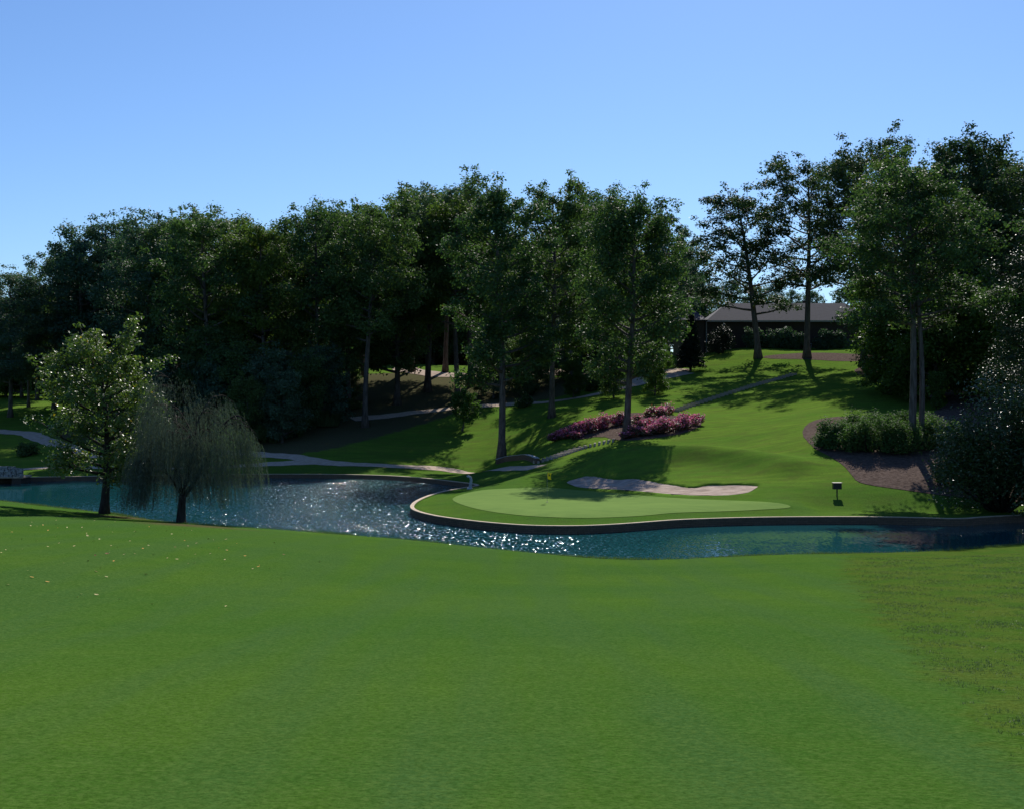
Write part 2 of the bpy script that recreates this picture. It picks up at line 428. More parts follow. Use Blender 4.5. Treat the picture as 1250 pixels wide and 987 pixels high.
def sstep(t):
    t = np.clip(t, 0, 1); return t * t * (3 - 2 * t)

def wall_h(x, y):
    return 0.38 + 0.08 * sstep((y * -1 + 112) / 10) 

def bank_und(x, y):
    return (0.22 * np.sin(x * 0.11 + 1.3) * np.sin(y * 0.09 + 0.4) + 0.10 * np.sin(x * 0.23 - y * 0.17)) 

CREST = smooth_line([((u - CU) * d / F, d) for u, d in [(752, 106.5), (800, 106), (850, 106), (900, 104.5), (935, 102.5), (960, 100)]], 2)
_xs = np.array([-140, -70, -52, -41, -30, -20, -10, 0, 8, 16, 26, 36, 50, 80])
_ys = np.array([112, 111, 110, 108, 104, 92, 84, 73, 71, 71, 74, 77, 81, 84])
_far = np.array(far_s); _near = np.array(near_s)
def land(x, y):
    x = np.asarray(x, float); y = np.asarray(y, float)
    shp = x.shape; x = x.ravel(); y = y.ravel()
    z = np.zeros(x.shape)
    isfar = y > np.interp(x, _xs, _ys)
    if isfar.any():
        fx, fy = x[isfar], y[isfar]
        zz = far_rbf(fx, fy)
        d = seg_dist(fx, fy, _far)[0]
        t = sstep(d / 5.0)
        zf = wall_h(fx, fy) * (1 - t) + np.maximum(zz, 0.35) * t
        # gentle folds so the hillside is not one smooth sheet
        zf += t * sstep((fy - 110) / 20) * (0.16 * np.sin(fx * 0.21 + fy * 0.13) + 0.10 * np.sin(fx * 0.37 - fy * 0.29 + 1.1))
        cd = seg_dist(fx, fy, CREST)[0]
        zf += np.where(d > 2, 1, 0) * 1.3 * np.exp(-(cd / 2.6) ** 2)
        z[isfar] = zf
    nr = ~isfar
    if nr.any():
        nx, ny = x[nr], y[nr]
        d = seg_dist(nx, ny, _near)[0]
        k = sstep(d / 14)
        zz = 0.12 + 0.083 * d + k * bank_und(nx, ny) * 0.8
        zz += 0.45 * sstep(d / 10) * sstep((nx + 4) / -14)
        z[nr] = zz
    return z.reshape(shp)

def hit(u, v, dmin=12.0, dmax=258.0):
    """where the sight line through a pixel of the photograph meets the ground: world X, Y, Z"""
    d = np.arange(dmin, dmax, 0.2)
    x = (u - CU) * d / F; z = CAMH - (v - HY) * d / F
    g = land(x, d)
    k = np.nonzero(g >= z)[0]
    k = k[0] if len(k) else len(d) - 1
    return np.array([x[k], d[k], g[k]])

def lz(x, y): return float(land(np.array([x]), np.array([y]))[0])

# outlines read from the photograph, standing on the ground
BUNK_PX = [(689, 588), (700, 583), (712, 579), (728, 580), (745, 584), (760, 583.5), (778, 583), (792, 586), (812, 590), (828, 591.5), (842, 595), (852, 594),
           (862, 590), (880, 590), (900, 591), (915, 589.5), (928, 591), (922, 597), (912, 602), (895, 604), (865, 605), (835, 604), (800, 601), (765, 598), (725, 596), (700, 593)]
def outline(px, dmin=70):
    return [tuple(hit(u, v, dmin)[:2]) for u, v in px]
def close_smooth(pts, it=2):
    pts = [np.array(p, float) for p in pts]
    for _ in range(it):
        q = []
        for i in range(len(pts)):
            a, b = pts[i], pts[(i + 1) % len(pts)]
            q += [a * .75 + b * .25, a * .25 + b * .75]
        pts = q
    return np.array(pts)
BUNK = close_smooth(outline(BUNK_PX), 1)
# trap beyond the upper fairway
TRAP = close_smooth(outline([(474, 453), (488, 447.5), (510, 450), (535, 455), (560, 456), (600, 456), (598, 460), (560, 461), (510, 460)], 150), 1)

# ---- terrain mesh
def axis(*segs):
    out = []
    for a, b, s in segs: out += list(np.arange(a, b, s))
    return np.array(out)
gx = np.concatenate([-np.geomspace(3000, 160, 14), axis((-150, -76, 2.5), (-76, 76, 0.4), (76, 150, 2.5)), np.geomspace(160, 3000, 14)])
gy = np.concatenate([-np.geomspace(600, 30, 8), axis((-20, 6, 3), (6, 60, 0.6), (60, 134, 0.4), (134, 262, 0.9)), np.geomspace(264, 4000, 16)])
GX, GY = np.meshgrid(gx, gy)
x0, y0 = GX.ravel().copy(), GY.ravel().copy()
zone = (np.abs(x0) < 76) & (y0 > 58) & (y0 < 136)
idx = np.nonzero(zone)[0]
dF, qx, qy, _ = seg_dist(x0[idx], y0[idx], _far)
sn = dF < 0.22
x0[idx[sn]] = qx[sn]; y0[idx[sn]] = qy[sn]; onwall = np.zeros(len(x0), bool); onwall[idx[sn]] = True
dB, qx, qy, _ = seg_dist(x0[idx], y0[idx], BUNK, True)
sn = dB < 0.22
x0[idx[sn]] = qx[sn]; y0[idx[sn]] = qy[sn]; onb = np.zeros(len(x0), bool); onb[idx[sn]] = True
H = land(x0, y0)
inb = inside(x0, y0, BUNK) & ~onb
H[inb] -= 1.0
inp = inside(x0, y0, POND) & ~onwall
dn = seg_dist(x0[inp], y0[inp], _near)[0]; df = seg_dist(x0[inp], y0[inp], _far)[0]
H[inp] = np.where(dn < df, np.maximum(-1.4, 0.12 - 0.5 * dn), -1.4)
# let far ground beyond the scene sink gently so that nothing stands above the trees
far = y0 > 262
H[far] = H[far] + (y0[far] - 262) * 0.004
ny_, nx_ = GX.shape
ii = np.arange(ny_ * nx_).reshape(ny_, nx_)
faces = np.stack([ii[:-1, :-1], ii[:-1, 1:], ii[1:, 1:], ii[1:, :-1]], -1).reshape(-1, 4)
me = np_mesh('ground', np.stack([x0, y0, H], 1), faces)
def add_attr(me, name, arr):
    a = me.attributes.new(name, 'FLOAT', 'POINT'); a.data.foreach_set('value', np.asarray(arr, np.float32))
hill = (y0 > np.interp(x0, _xs, _ys)).astype(float)
dshore = seg_dist(x0[idx], y0[idx], _far)[0]
hill[idx] *= 0.35 + 0.65 * sstep((dshore - 4) / 10)
add_attr(me, 'hill', hill)
rl = np.array([hit(u, v, 8)[:2] for u, v in [(1035, 678), (1030, 700), (1060, 740), (1095, 775), (1130, 815), (1180, 860), (1235, 905), (1330, 985)]])
o_ = np.argsort(rl[:, 1]); rX = np.interp(y0, rl[o_, 1], rl[o_, 0])
add_attr(me, 'rough', np.where(hill == 0, sstep((x0 - rX + 2.2) / 4.4), 0.0))
LITTER_SHADE = close_smooth(outline([(290, 560), (345, 556), (400, 550), (450, 536), (500, 522), (560, 503), (640, 492), (720, 474), (768, 466), (700, 459), (600, 460), (480, 455), (400, 462), (200, 492), (110, 512), (70, 522), (60, 534), (150, 556)], 100), 1)  # lower edge pushed downhill; the brown ground colour there stands in for tree shade
sd, _, _, _ = seg_dist(x0, y0, LITTER_SHADE, True)
sd = np.where(inside(x0, y0, LITTER_SHADE), sd, -sd)
add_attr(me, 'litter_shade', sstep((sd + 3) / 6))
earth = np.zeros(len(x0))
for (u, v, r1) in ((133, 630, 1.3), (222, 639.5, 1.6)):
    q = hit(u, v, 50)
    earth = np.maximum(earth, sstep(1.4 - np.hypot((x0 - q[0] - .8) / 2.0, (y0 - q[1]) / 1.6) / r1 * 1.0))
add_attr(me, 'earth', earth)
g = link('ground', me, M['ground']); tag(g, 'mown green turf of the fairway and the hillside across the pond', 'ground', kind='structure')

# ---- pond surface
pm = MB(); pm.v = [(-260, 55, 0), (120, 55, 0), (120, 150, 0), (-260, 150, 0)]; pm.f = [(0, 1, 2, 3)]
wtr = pm.build('water', M['water']); tag(wtr, 'blue green pond with glittering ripples', 'pond', kind='structure')

# ---- sheets lying on the ground
def patch(name, poly, mat, off=0.03, step=0.5, zf=None, smooth_=True):
    poly = [tuple(p) for p in poly]
    # resample boundary
    bd = []
    for i in range(len(poly)):
        a, b = np.array(poly[i]), np.array(poly[(i + 1) % len(poly)])
        m = max(1, int(np.hypot(*(b - a)) / step))
        for k in range(m): bd.append(a + (b - a) * k / m)
    bd = np.array(bd)
    mn, mx = bd.min(0), bd.max(0)
    xx, yy = np.meshgrid(np.arange(mn[0], mx[0], step), np.arange(mn[1], mx[1], step))
    xx = xx.ravel(); yy = yy.ravel()
    k = inside(xx, yy, bd); xx, yy = xx[k], yy[k]
    if len(xx):
        k = seg_dist(xx, yy, bd, True)[0] > step * 0.35; xx, yy = xx[k], yy[k]
    pts = np.concatenate([bd, np.stack([xx, yy], 1)])
    nb = len(bd)
    res = geometry.delaunay_2d_cdt([Vector(p) for p in pts], [(i, (i + 1) % nb) for i in range(nb)], [], 1, 1e-5)
    V2 = np.array([tuple(p) for p in res[0]]); T = [f for f in res[2] if len(f) == 3]
    cen = np.array([V2[list(f)].mean(0) for f in T]); k = inside(cen[:, 0], cen[:, 1], bd)
    T = np.array(T)[k]
    z = land(V2[:, 0], V2[:, 1]) + off if zf is None else zf(V2[:, 0], V2[:, 1])
    me = np_mesh(name, np.stack([V2[:, 0], V2[:, 1], z], 1), T, smooth_)
    return link(name, me, mat)

def ribbon(name, line, width, mat, off=0.03, w2=None):
    line = np.array(smooth_line(line, 3))
    seg = np.hypot(*np.diff(line, axis=0).T); s = np.concatenate([[0], np.cumsum(seg)])
    t = np.arange(0, s[-1], 0.5); px = np.interp(t, s, line[:, 0]); py = np.interp(t, s, line[:, 1])
    dx = np.gradient(px); dy = np.gradient(py); L = np.hypot(dx, dy) + 1e-9
    nxn, nyn = -dy / L, dx / L
    m = 7; V = []; 
    wv = width if w2 is None else np.interp(t, [0, s[-1]], [width, w2])
    jit = 0.12 * np.sin(t * 0.9) + 0.08 * np.sin(t * 2.3 + 1)
    for j in range(m):
        o = (j / (m - 1) - 0.5) * wv + (jit if j in (0, m - 1) else 0)
        X, Y = px + nxn * o, py + nyn * o
        V.append(np.stack([X, Y, land(X, Y) + off], 1))
    V = np.stack(V, 1); k = len(t)
    ii = np.arange(k * m).reshape(k, m)
    f = np.stack([ii[:-1, :-1], ii[:-1, 1:], ii[1:, 1:], ii[1:, :-1]], -1).reshape(-1, 4)
    return link(name, np_mesh(name, V.reshape(-1, 3), f[:, ::-1]), mat)

def L_(px, dmin=100): return [tuple(hit(u, v, dmin)[:2]) for u, v in px]
ps = ribbon('path', L_([(-90, 583), (-20, 577), (30, 572), (90, 571), (160, 570.5), (250, 571), (300, 568.5), (345, 565), (400, 564), (450, 568), (500, 570.5), (560, 572), (610, 572.5), (655, 571)]), 2.3, M['path'], 0.035)
tag(ps, 'pale gravel cart path along the far shore of the pond', 'path', kind='structure')
ps = ribbon('path', L_([(395, 563.5), (370, 559.5), (340, 557), (300, 553), (250, 550)]), 2.0, M['path'], 0.05)
tag(ps, 'short branch of the shore path leading into the shade of the wood', 'path', kind='structure')
ps = ribbon('path', L_([(430, 512), (490, 505), (545, 499), (600, 495), (660, 491), (715, 484), (750, 476), (785, 467), (815, 460), (840, 455)]), 2.3, M['path'], 0.035)
tag(ps, 'cart path climbing the hillside under the trees', 'path', kind='structure')
ps = ribbon('path', L_([(-60, 524), (5, 527), (25, 528), (45, 533), (70, 542), (100, 551), (125, 558)]), 2.6, M['path'], 0.035)
tag(ps, 'gravel path on the slope at the far left', 'path', kind='structure')
ps = patch('path', close_smooth(L_([(560, 459), (600, 454), (660, 452), (720, 452), (790, 453), (840, 450), (845, 455), (800, 462), (770, 471), (735, 463), (680, 458), (620, 458)], 150), 1), M['path'], 0.06, 1.2)
tag(ps, 'wide bare turning area of the cart path at the top of the hill', 'path', kind='structure')

GREEN_PX = [(552, 607), (575, 600), (610, 597), (650, 595), (690, 596), (730, 600), (780, 605), (840, 609), (900, 611), (950, 614), (968, 618), (960, 621), (910, 623),
            (860, 625), (820, 626), (790, 629), (750, 632), (700, 633), (650, 631), (600, 625), (570, 619), (553, 612)]
GREEN = close_smooth(outline(GREEN_PX), 2)
def grow(poly, r):
    c = poly.mean(0); out = []
    m = len(poly)
    for i in range(m):
        t = poly[(i + 1) % m] - poly[i - 1]; nn = np.array([t[1], -t[0]]) / (np.hypot(*t) + 1e-9)
        if np.dot(nn, poly[i] - c) < 0: nn = -nn
        out.append(poly[i] + nn * r)
    return np.array(out)
gr = patch('putting_green', GREEN, M['green'], 0.022, 0.6); tag(gr, 'smooth pale putting green', 'putting green', kind='structure')

MULCH_PX = [(984, 518), (978, 530), (990, 545), (1010, 556), (1030, 568), (1040, 580), (1046, 588), (1060, 592), (1090, 597), (1130, 602), (1200, 612), (1300, 618), (1330, 560), (1300, 500),
            (1240, 480), (1200, 470), (1170, 468), (1150, 480), (1160, 492), (1145, 500), (1120, 512), (1080, 510), (1030, 508), (1000, 511)]
mu = patch('mulch_bed', close_smooth(outline(MULCH_PX, 80), 1), M['mulch'], 0.03, 0.8)
tag(mu, 'brown pine straw bed round the shrubs on the right bank', 'mulch bed', kind='structure')
mu = patch('mulch_bed', close_smooth(outline([(668, 533), (690, 520), (740, 508), (790, 503), (850, 508), (860, 518), (840, 528), (800, 535), (770, 538), (750, 537), (735, 532), (700, 538)], 100), 1), M['mulch'], 0.03, 0.8)
tag(mu, 'brown mulch under the pink shrubs on the hillside', 'mulch bed', kind='structure')
mu = patch('mulch_bed', close_smooth(outline([(925, 436), (960, 432), (1010, 431), (1060, 433), (1090, 437), (1060, 441), (1000, 440), (950, 439)], 150), 1), M['mulch'], 0.03, 0.8)
tag(mu, 'strip of pine straw under the tall oaks by the house', 'mulch bed', kind='structure')
mu = patch('mulch_bed', close_smooth(outline([(1040, 450), (1075, 446), (1120, 448), (1170, 458), (1160, 464), (1090, 462), (1050, 460)], 130), 1), M['mulch'], 0.03, 0.8)
tag(mu, 'shaded mulch bed at the top of the right slope', 'mulch bed', kind='structure')

# bunkers
bc = BUNK.mean(0)
def bz(x, y):
    d = seg_dist(x, y, BUNK, True)[0]
    base = land(x, y)
    # back lip is cut, front edge runs out flush
    ymin = np.interp(x, [BUNK[:, 0].min(), BUNK[:, 0].max()], [0, 0])
    order = np.argsort(BUNK[:, 0])
    back = np.zeros(x.shape)
    for i, (xx, yy) in enumerate(zip(x, y)):
        k = np.abs(BUNK[:, 0] - xx) < 1.2
        lo, hi = (BUNK[k, 1].min(), BUNK[k, 1].max()) if k.any() else (yy, yy)
        back[i] = (yy - lo) / max(hi - lo, 0.5)
    cut = 0.12 * sstep(back * 1.6 - 0.5)
    return base - cut - 0.08 * sstep(d / 2.0) + 0.03 * np.sin(x * 2.1) * np.sin(y * 1.7) + 0.01
bk = patch('sand_bunker', BUNK, M['sand'], 0, 0.4, bz); tag(bk, 'pinkish sand bunker with a wavy back lip behind the green', 'bunker', kind='structure')
tp = patch('sand_bunker', TRAP, M['sand'], 0.06, 1.0); tag(tp, 'pale sand trap on the far fairway under the trees', 'bunker', kind='structure')

# ------------------------------------------------------------------ walls
def strip_wall(name, line, zt, thick, mat, capmat, label, capw=0.08, caph=0.07, zb=-0.8, side=1, group=None, cat='wall'):
    """a wall along a line: outer face on the water side; coping stones as a part"""
    line = np.array(line)
    seg = np.hypot(*np.diff(line, axis=0).T); s = np.concatenate([[0], np.cumsum(seg)])
    t = np.linspace(0, s[-1], max(4, int(s[-1] / 0.45)))
    px = np.interp(t, s, line[:, 0]); py = np.interp(t, s, line[:, 1])
    dx = np.gradient(px); dy = np.gradient(py); L = np.hypot(dx, dy) + 1e-9
    nx_, ny_ = side * dy / L, -side * dx / L          # towards the water
    z = zt(px, py)
    def prism(o0, o1, za, zb_):
        k = len(t)
        V = np.concatenate([np.stack([px + nx_ * o, py + ny_ * o, zz], 1) for o, zz in ((o0, za), (o1, za), (o1, zb_), (o0, zb_))])
        Fc = []
        for j in range(4):
            a, b = j * k, ((j + 1) % 4) * k
            for i in range(k - 1): Fc.append((a + i, a + i + 1, b + i + 1, b + i))
        Fc += [(0, k, 2 * k, 3 * k), (k - 1, 4 * k - 1, 3 * k - 1, 2 * k - 1)]
        me = np_mesh(name, V, np.array(Fc), False)
        uv = me.uv_layers.new(name='UVMap')
        vi = np.zeros(len(me.loops), np.int32); me.loops.foreach_get('vertex_index', vi)
        uvs = np.stack([t[vi % k], V[vi][:, 2]], 1)
        uv.data.foreach_set('uv', uvs.ravel().astype(np.float32))
        return me
    root = empty(name, (0, 0, 0))
    link('wall_face', prism(-0.03, thick, z + 0.0 * px, np.full(px.shape, zb)), mat, root)
    link('coping', prism(-0.06, thick + capw, z + caph, z + 0.003), capmat, root)
    # put the empty at the wall's own base
    b = Vector((float(px[len(px) // 2]), float(py[len(py) // 2]), 0.0))
    root.location = b
    for c in root.children: c.location = -b
    tag(root, label, cat, group)
    return root
full = np.array(far_s)
i_g = int(np.argmin(np.hypot(full[:, 0] - cove_w[0][0], full[:, 1] - cove_w[0][1])))
i_e = int(np.argmin(np.hypot(full[:, 0] - right_w[1][0], full[:, 1] - right_w[1][1])))
wz = lambda x, y: land(x, y) + 0.01
strip_wall('retaining_wall', full[:i_g + 1], wz, 0.26, M['wall'], M['cap'], 'long low wall with stone coping along the far shore beside the path', 0.04, 0.05)
strip_wall('retaining_wall', full[i_g:i_e + 1], wz, 0.20, M['wall'], M['cap'], 'brown brick wall with pale coping curving round the putting green', 0.03, 0.045)

def low_arc():
    pts = L_([(606, 567), (618, 562.5), (632, 561), (645, 562), (654, 566)], 100)
    line = np.array(smooth_line(pts, 2))
    r = strip_wall('bed_wall', line, lambda x, y: land(x, y) + 0.55, 0.35, M['wall'], M['pipe'], 'low curved stone wall behind the end of the shore path', 0.03, 0.05, zb=0.3, side=-1)
low_arc()

# stone bridge parapet on the far left
def bridge():
    a = hit(-60, 577, 100); b = hit(29, 575.5, 100)
    root = empty('stone_bridge', (-48.9, 119.5, 0)); loc = root.location
    rr = random.Random(4)
    mb = MB(); L = 14.0; n = 52
    for layer in range(4):
        x = 0.0
        while x < L:
            w = rr.uniform(0.28, 0.6); hgt = 0.27 * rr.uniform(0.9, 1.15)
            zz = 0.72 + layer * 0.25 + 0.12 * math.sin(min(x, 3.2) / 3.2 * 1.5)
            if x < 0.5 and layer == 3: zz -= 0.1
            mb.box((1.6 - x - w / 2, rr.uniform(-0.05, 0.05), zz), (w * 0.95, 0.45 * rr.uniform(0.85, 1.1), hgt), rr.uniform(-.06, .06), rr.uniform(0.82, 0.95))
            x += w
    mb.build('parapet', M['rubble'], root)
    d = MB().box((-5.2, 1.0, 0.62), (13.6, 2.4, 0.16)).build('deck', M['cap'], root)
    for k, x in enumerate((1.0, -3.5)):
        MB().box((x, 1.0, -0.1), (0.9, 2.2, 1.28)).build('pier', M['wall'], root)
    tag(root, 'small bridge with a grey fieldstone parapet at the left end of the pond', 'bridge')
bridge()

# ------------------------------------------------------------------ plants
def leaves_mesh(name, C, size, up=0.35, aspect=0.62, tint=None, rng=RNG, outward=None, droop=0.0):
    """C (n,3) leaf centres; diamond leaves with random attitude"""
    n = len(C)
    nrm = rng.normal(size=(n, 3)); nrm[:, 2] = np.abs(nrm[:, 2]) + up
    if outward is not None: nrm += outward * 0.7
    nrm /= np.linalg.norm(nrm, axis=1, keepdims=True)
    t = rng.normal(size=(n, 3)); t[:, 2] -= droop
    t -= nrm * (t * nrm).sum(1, keepdims=True); t /= np.linalg.norm(t, axis=1, keepdims=True) + 1e-9
    b = np.cross(nrm, t)
    s = (size * rng.uniform(0.65, 1.35, n))[:, None]
    V = np.stack([C - t * s * .5, C + b * s * aspect * .5 + nrm * s * .08, C + t * s * .5, C - b * s * aspect * .5 + nrm * s * .08], 1).reshape(-1, 3)
    f = np.arange(4 * n).reshape(n, 4)
    me = np_mesh(name, V, f, False)
    tn = rng.uniform(0, 1, n) if tint is None else tint
    add_attr(me, 'tint', np.repeat(tn, 4))
    return me

def broadleaf(seed, H=28.0, Rr=5.0, cb=0.3, nl=26, leaf=0.34, per=150, top=0.55, clr=1.25, bark='bark', mat='oak', tr=0.36, sub=4, fork=False, lean=0.0, shape=0.75):
    """returns (trunk mesh, crown mesh): tapered trunk, limbs, sub-limbs and leaf clumps at their ends"""
    rr = random.Random(seed); rng = np.random.default_rng(seed)
    mb = MB()
    bx, by = rr.uniform(-.5, .5) + lean, rr.uniform(-.5, .5)
    def tp(t):
        return Vector((bx * t * t * 1.6 + 0.25 * math.sin(t * 5 + seed), by * t * t * 1.6 + 0.2 * math.sin(t * 4 + seed * 2), H * t))
    def tube_to(f0, f1, r0, off=(0, 0)):
        k = 14; pts, rad = [], []
        for i in range(k + 1):
            t = f0 + (f1 - f0) * i / k
            p = tp(t) + Vector((off[0] * t, off[1] * t, 0)); pts.append(p)
            fl = 1 + 0.75 * math.exp(-t * H / 0.55)
            rad.append(r0 * fl * (1 - t) ** 0.75 + 0.03)
        pts[0].z -= 0.5
        mb.tube(pts, rad, 9)
    off0 = tp(0); 
    tube_to(0, 0.93, tr)
    if fork: tube_to(0.0, 0.85, tr * 0.75, (1.6, 0.4))
    clumps = []
    ga = rr.uniform(0, 6)
    for i in range(nl):
        f = (i + rr.uniform(0, .8)) / nl
        t0 = cb + (0.90 - cb) * f
        ga += 2.4 + rr.uniform(-.4, .4)
        fq = 2 * (f * .80 + .16) ** (shape + .12) - 1; prof = math.sqrt(max(.06, 1 - fq * fq))
        L = Rr * max(0.28, prof) * rr.uniform(0.62, 1.15)
        rise = L * (0.25 + 0.75 * f) * rr.uniform(0.6, 1.2)
        p0 = tp(t0); az = ga
        dirv = Vector((math.cos(az), math.sin(az), 0))
        pts = []
        for k in range(6):
            s = k / 5
            w = Vector((rr.uniform(-.12, .12), rr.uniform(-.12, .12), rr.uniform(-.1, .1))) * L * 0.25 * s
            pts.append(p0 + dirv * L * s + Vector((0, 0, rise * (s ** 1.3))) + w)
        r0 = tr * (1 - t0) * 0.62 + 0.03
        mb.tube(pts, [r0 * (1 - .85 * k / 5) + .012 for k in range(6)], 5)
        cr = clr * rr.uniform(0.7, 1.2) * (0.8 + 0.4 * prof)
        clumps.append((pts[-1], cr))
        if L > 2.2: clumps.append((pts[3] + Vector((0, 0, .3)), cr * .8))
        for j in range(sub):
            s = rr.uniform(.4, 1.0); k = min(4, int(s * 5)); q = pts[k].lerp(pts[k + 1], s * 5 - k)
            a2 = az + rr.choice((-1, 1)) * rr.uniform(.5, 1.4); l2 = L * rr.uniform(.22, .48)
            e = q + Vector((math.cos(a2) * l2, math.sin(a2) * l2, l2 * rr.uniform(-.15, .9)))
            m = q.lerp(e, .5) + Vector((0, 0, .1 * l2))
            mb.tube([q, m, e], [r0 * .38, r0 * .24, .012], 4)
            clumps.append((e, cr * rr.uniform(.6, .95)))
    for j in range(5):
        clumps.append((tp(0.93) + Vector((rr.uniform(-1, 1), rr.uniform(-1, 1), rr.uniform(-.6, 1) * 1.2)) * Rr * 0.16, clr * rr.uniform(.6, .95)))
    top_c = [c for c, r in clumps if c.z > H * (cb + (1 - cb) * .45)]
    for j in range(nl // 2):
        c = Vector(rr.choice(top_c)); o = Vector((c.x, c.y, (c.z - H * .6) * .7)).normalized()
        e = c + o * clr * rr.uniform(1.0, 1.6) + Vector((0, 0, rr.uniform(.1, .9) * clr))
        mb.tube([c, e], [.03, .01], 4); clumps.append((e, clr * rr.uniform(.45, .7)))
    CC = []; OUT = []; TT = []
    for c, r in clumps:
        m = int(per * (r / clr) ** 2)
        v = rng.normal(size=(m, 3)); v /= np.linalg.norm(v, axis=1, keepdims=True)
        rad = rng.uniform(0.0, 1.0, m) ** 0.45
        # lumpy outline
        k1, k2 = rng.normal(size=3) * 2.2, rng.normal(size=3) * 2.2
        lump = 1 + .28 * np.sin(v @ k1 * 2 + rng.uniform(0, 6)) + .2 * np.sin(v @ k2 * 3)
        p = v * (rad * lump * r)[:, None] * np.array([1.08, 1.08, .78])
        CC.append(p + np.array(c)); OUT.append(v)
        TT.append(np.clip(rng.uniform(0, 1, m) * .45 + rng.uniform(0, .5), 0, .97))
    CC = np.concatenate(CC); OUT = np.concatenate(OUT); TT = np.concatenate(TT)
    TT[rng.uniform(0, 1, len(TT)) < 0.012] = 1.0
    cm = leaves_mesh('crown', CC, leaf, tint=TT, rng=rng, outward=OUT)
    cm.materials.append(M[mat])
    tm = bpy.data.meshes.new('trunk'); tm.from_pydata(mb.v, [], mb.f)
    tm.polygons.foreach_set('use_smooth', [True] * len(tm.polygons)); tm.update()
    tm.materials.append(M[bark])
    return tm, cm, H

def place_tree(var, x, y, h, label, name='oak_tree', rz=0.0, wid=1.0, group=None, cat='tree', z=None, mat=None, sink=0.0):
    tm, cm, H = var
    s = h / H * (.95 if H > 20 else 1)
    root = empty(name, (x, y, (lz(x, y) if z is None else z) - sink), rz, (s * wid, s * wid, s))
    t = link('trunk', tm, None, root)
    c = link('crown', cm, None, root)
    if mat is not None:
        c.material_slots[0].link = 'OBJECT'; c.material_slots[0].material = M[mat]
    tag(root, label, cat, group)
    return root

def at(u, d): return (u - CU) * d / F, d
def top_h(u, d, vtop):
    x, y = at(u, d); return CAMH + (HY - vtop) * d / F - lz(x, y)

# forest variants
V_oak = [broadleaf(101, 28, 6.2, .22, 34, .36, 150, clr=1.4), broadleaf(102, 28, 5.6, .18, 34, .36, 150, shape=.9, clr=1.4), broadleaf(103, 28, 6.6, .26, 32, .36, 150, shape=.65, clr=1.45),
         broadleaf(104, 28, 5.0, .15, 36, .36, 150, clr=1.35), broadleaf(105, 28, 6.0, .28, 32, .36, 160, shape=.7, clr=1.4)]
V_high = [broadleaf(111, 28, 6.2, .40, 28, .36, 165, tr=.38, clr=1.4), broadleaf(112, 28, 5.6, .37, 28, .36, 165, tr=.34, clr=1.4)]
V_low = [broadleaf(121, 12, 4.2, .03, 26, .33, 150, tr=.2, clr=1.3), broadleaf(122, 12, 3.6, .04, 26, .33, 150, tr=.18, clr=1.2)]
V_far = [broadleaf(131, 24, 6.2, .10, 24, .55, 85, sub=3, clr=1.8), broadleaf(132, 24, 5.8, .08, 24, .55, 85, sub=3, clr=1.8)]
V_thin = [broadleaf(141, 26, 3.2, .35, 20, .34, 90, sub=3, clr=.9, tr=.26)]

rr = random.Random(5)
ords = ['first', 'second', 'third', 'fourth', 'fifth', 'sixth', 'seventh', 'eighth', 'ninth', 'tenth', 'eleventh', 'twelfth', 'thirteenth', 'fourteenth',
        'fifteenth', 'sixteenth', 'seventeenth', 'eighteenth', 'nineteenth', 'twentieth', 'twenty-first', 'twenty-second', 'twenty-third', 'twenty-fourth']
# front row of the wood (u, d, top v, variant, width, material)
rowA = [(68, 186, 292, 1, 1.0, 'oak_blue'), (98, 180, 278, 3, 1.1, 'oak_blue'), (134, 182, 257, 0, 1.0, 'oak_blue'), (180, 172, 253, 2, 1.0, 'oak_blue'), (214, 172, 252, 1, 1.05, 'oak'),
        (252, 158, 252, 0, 1.05, 'oak'), (292, 166, 263, 3, 1.1, 'oak'), (322, 158, 262, 4, .9, 'oak_yellow'), (352, 168, 268, 1, 1.0, 'oak'), (388, 160, 240, 0, .95, 'oak'), (426, 168, 243, 2, .95, 'oak'), (448, 156, 250, 5, .95, 'oak'),
        (484, 170, 230, 3, 1.05, 'oak'), (524, 178, 226, 5, 1.15, 'oak_blue'), (557, 172, 232, 6, 1.1, 'oak_yellow'), (572, 184, 214, 5, 1.1, 'oak')]
VA = V_oak + V_high
gA = 'tall trees along the front edge of the wood'
for i, (u, d, vt, k, w, mt) in enumerate(rowA):
    x, y = at(u, d)
    colr = {'oak': 'dark green', 'oak_blue': 'bluish green', 'oak_yellow': 'yellow-tinged green'}[mt]
    place_tree(VA[k], x, y, top_h(u, d, vt), f'{colr} tall oak, {ords[i]} from the left along the front of the wood', 'oak_tree', rr.uniform(0, 6.28), w, gA, mat=mt)
rowB = [(44, 205, 345, 1), (90, 195, 300, 0), (150, 195, 270, 2), (195, 192, 262, 3), (235, 196, 250, 1), (275, 194, 250, 4), (310, 190, 270, 2), (345, 196, 272, 0), (405, 196, 248, 3),
        (440, 194, 240, 1), (505, 198, 228, 2), (545, 200, 226, 4), (715, 190, 232, 1), (735, 200, 226, 2), (794, 196, 252, 3)]
gB = 'trees deeper in the wood'
for i, (u, d, vt, k) in enumerate(rowB):
    x, y = at(u, d)
    v = V_high[k % 2] if 440 < u < 640 else V_oak[k]
    place_tree(v, x, y, top_h(u, d, vt), f'dark tree inside the wood behind the front row, {ords[i]} of its row from the left', 'oak_tree', rr.uniform(0, 6.28), rr.uniform(.95, 1.15), gB, mat=rr.choice(('oak', 'oak', 'oak_blue')))
gC = 'distant trees closing the view behind the wood'
iC = 0
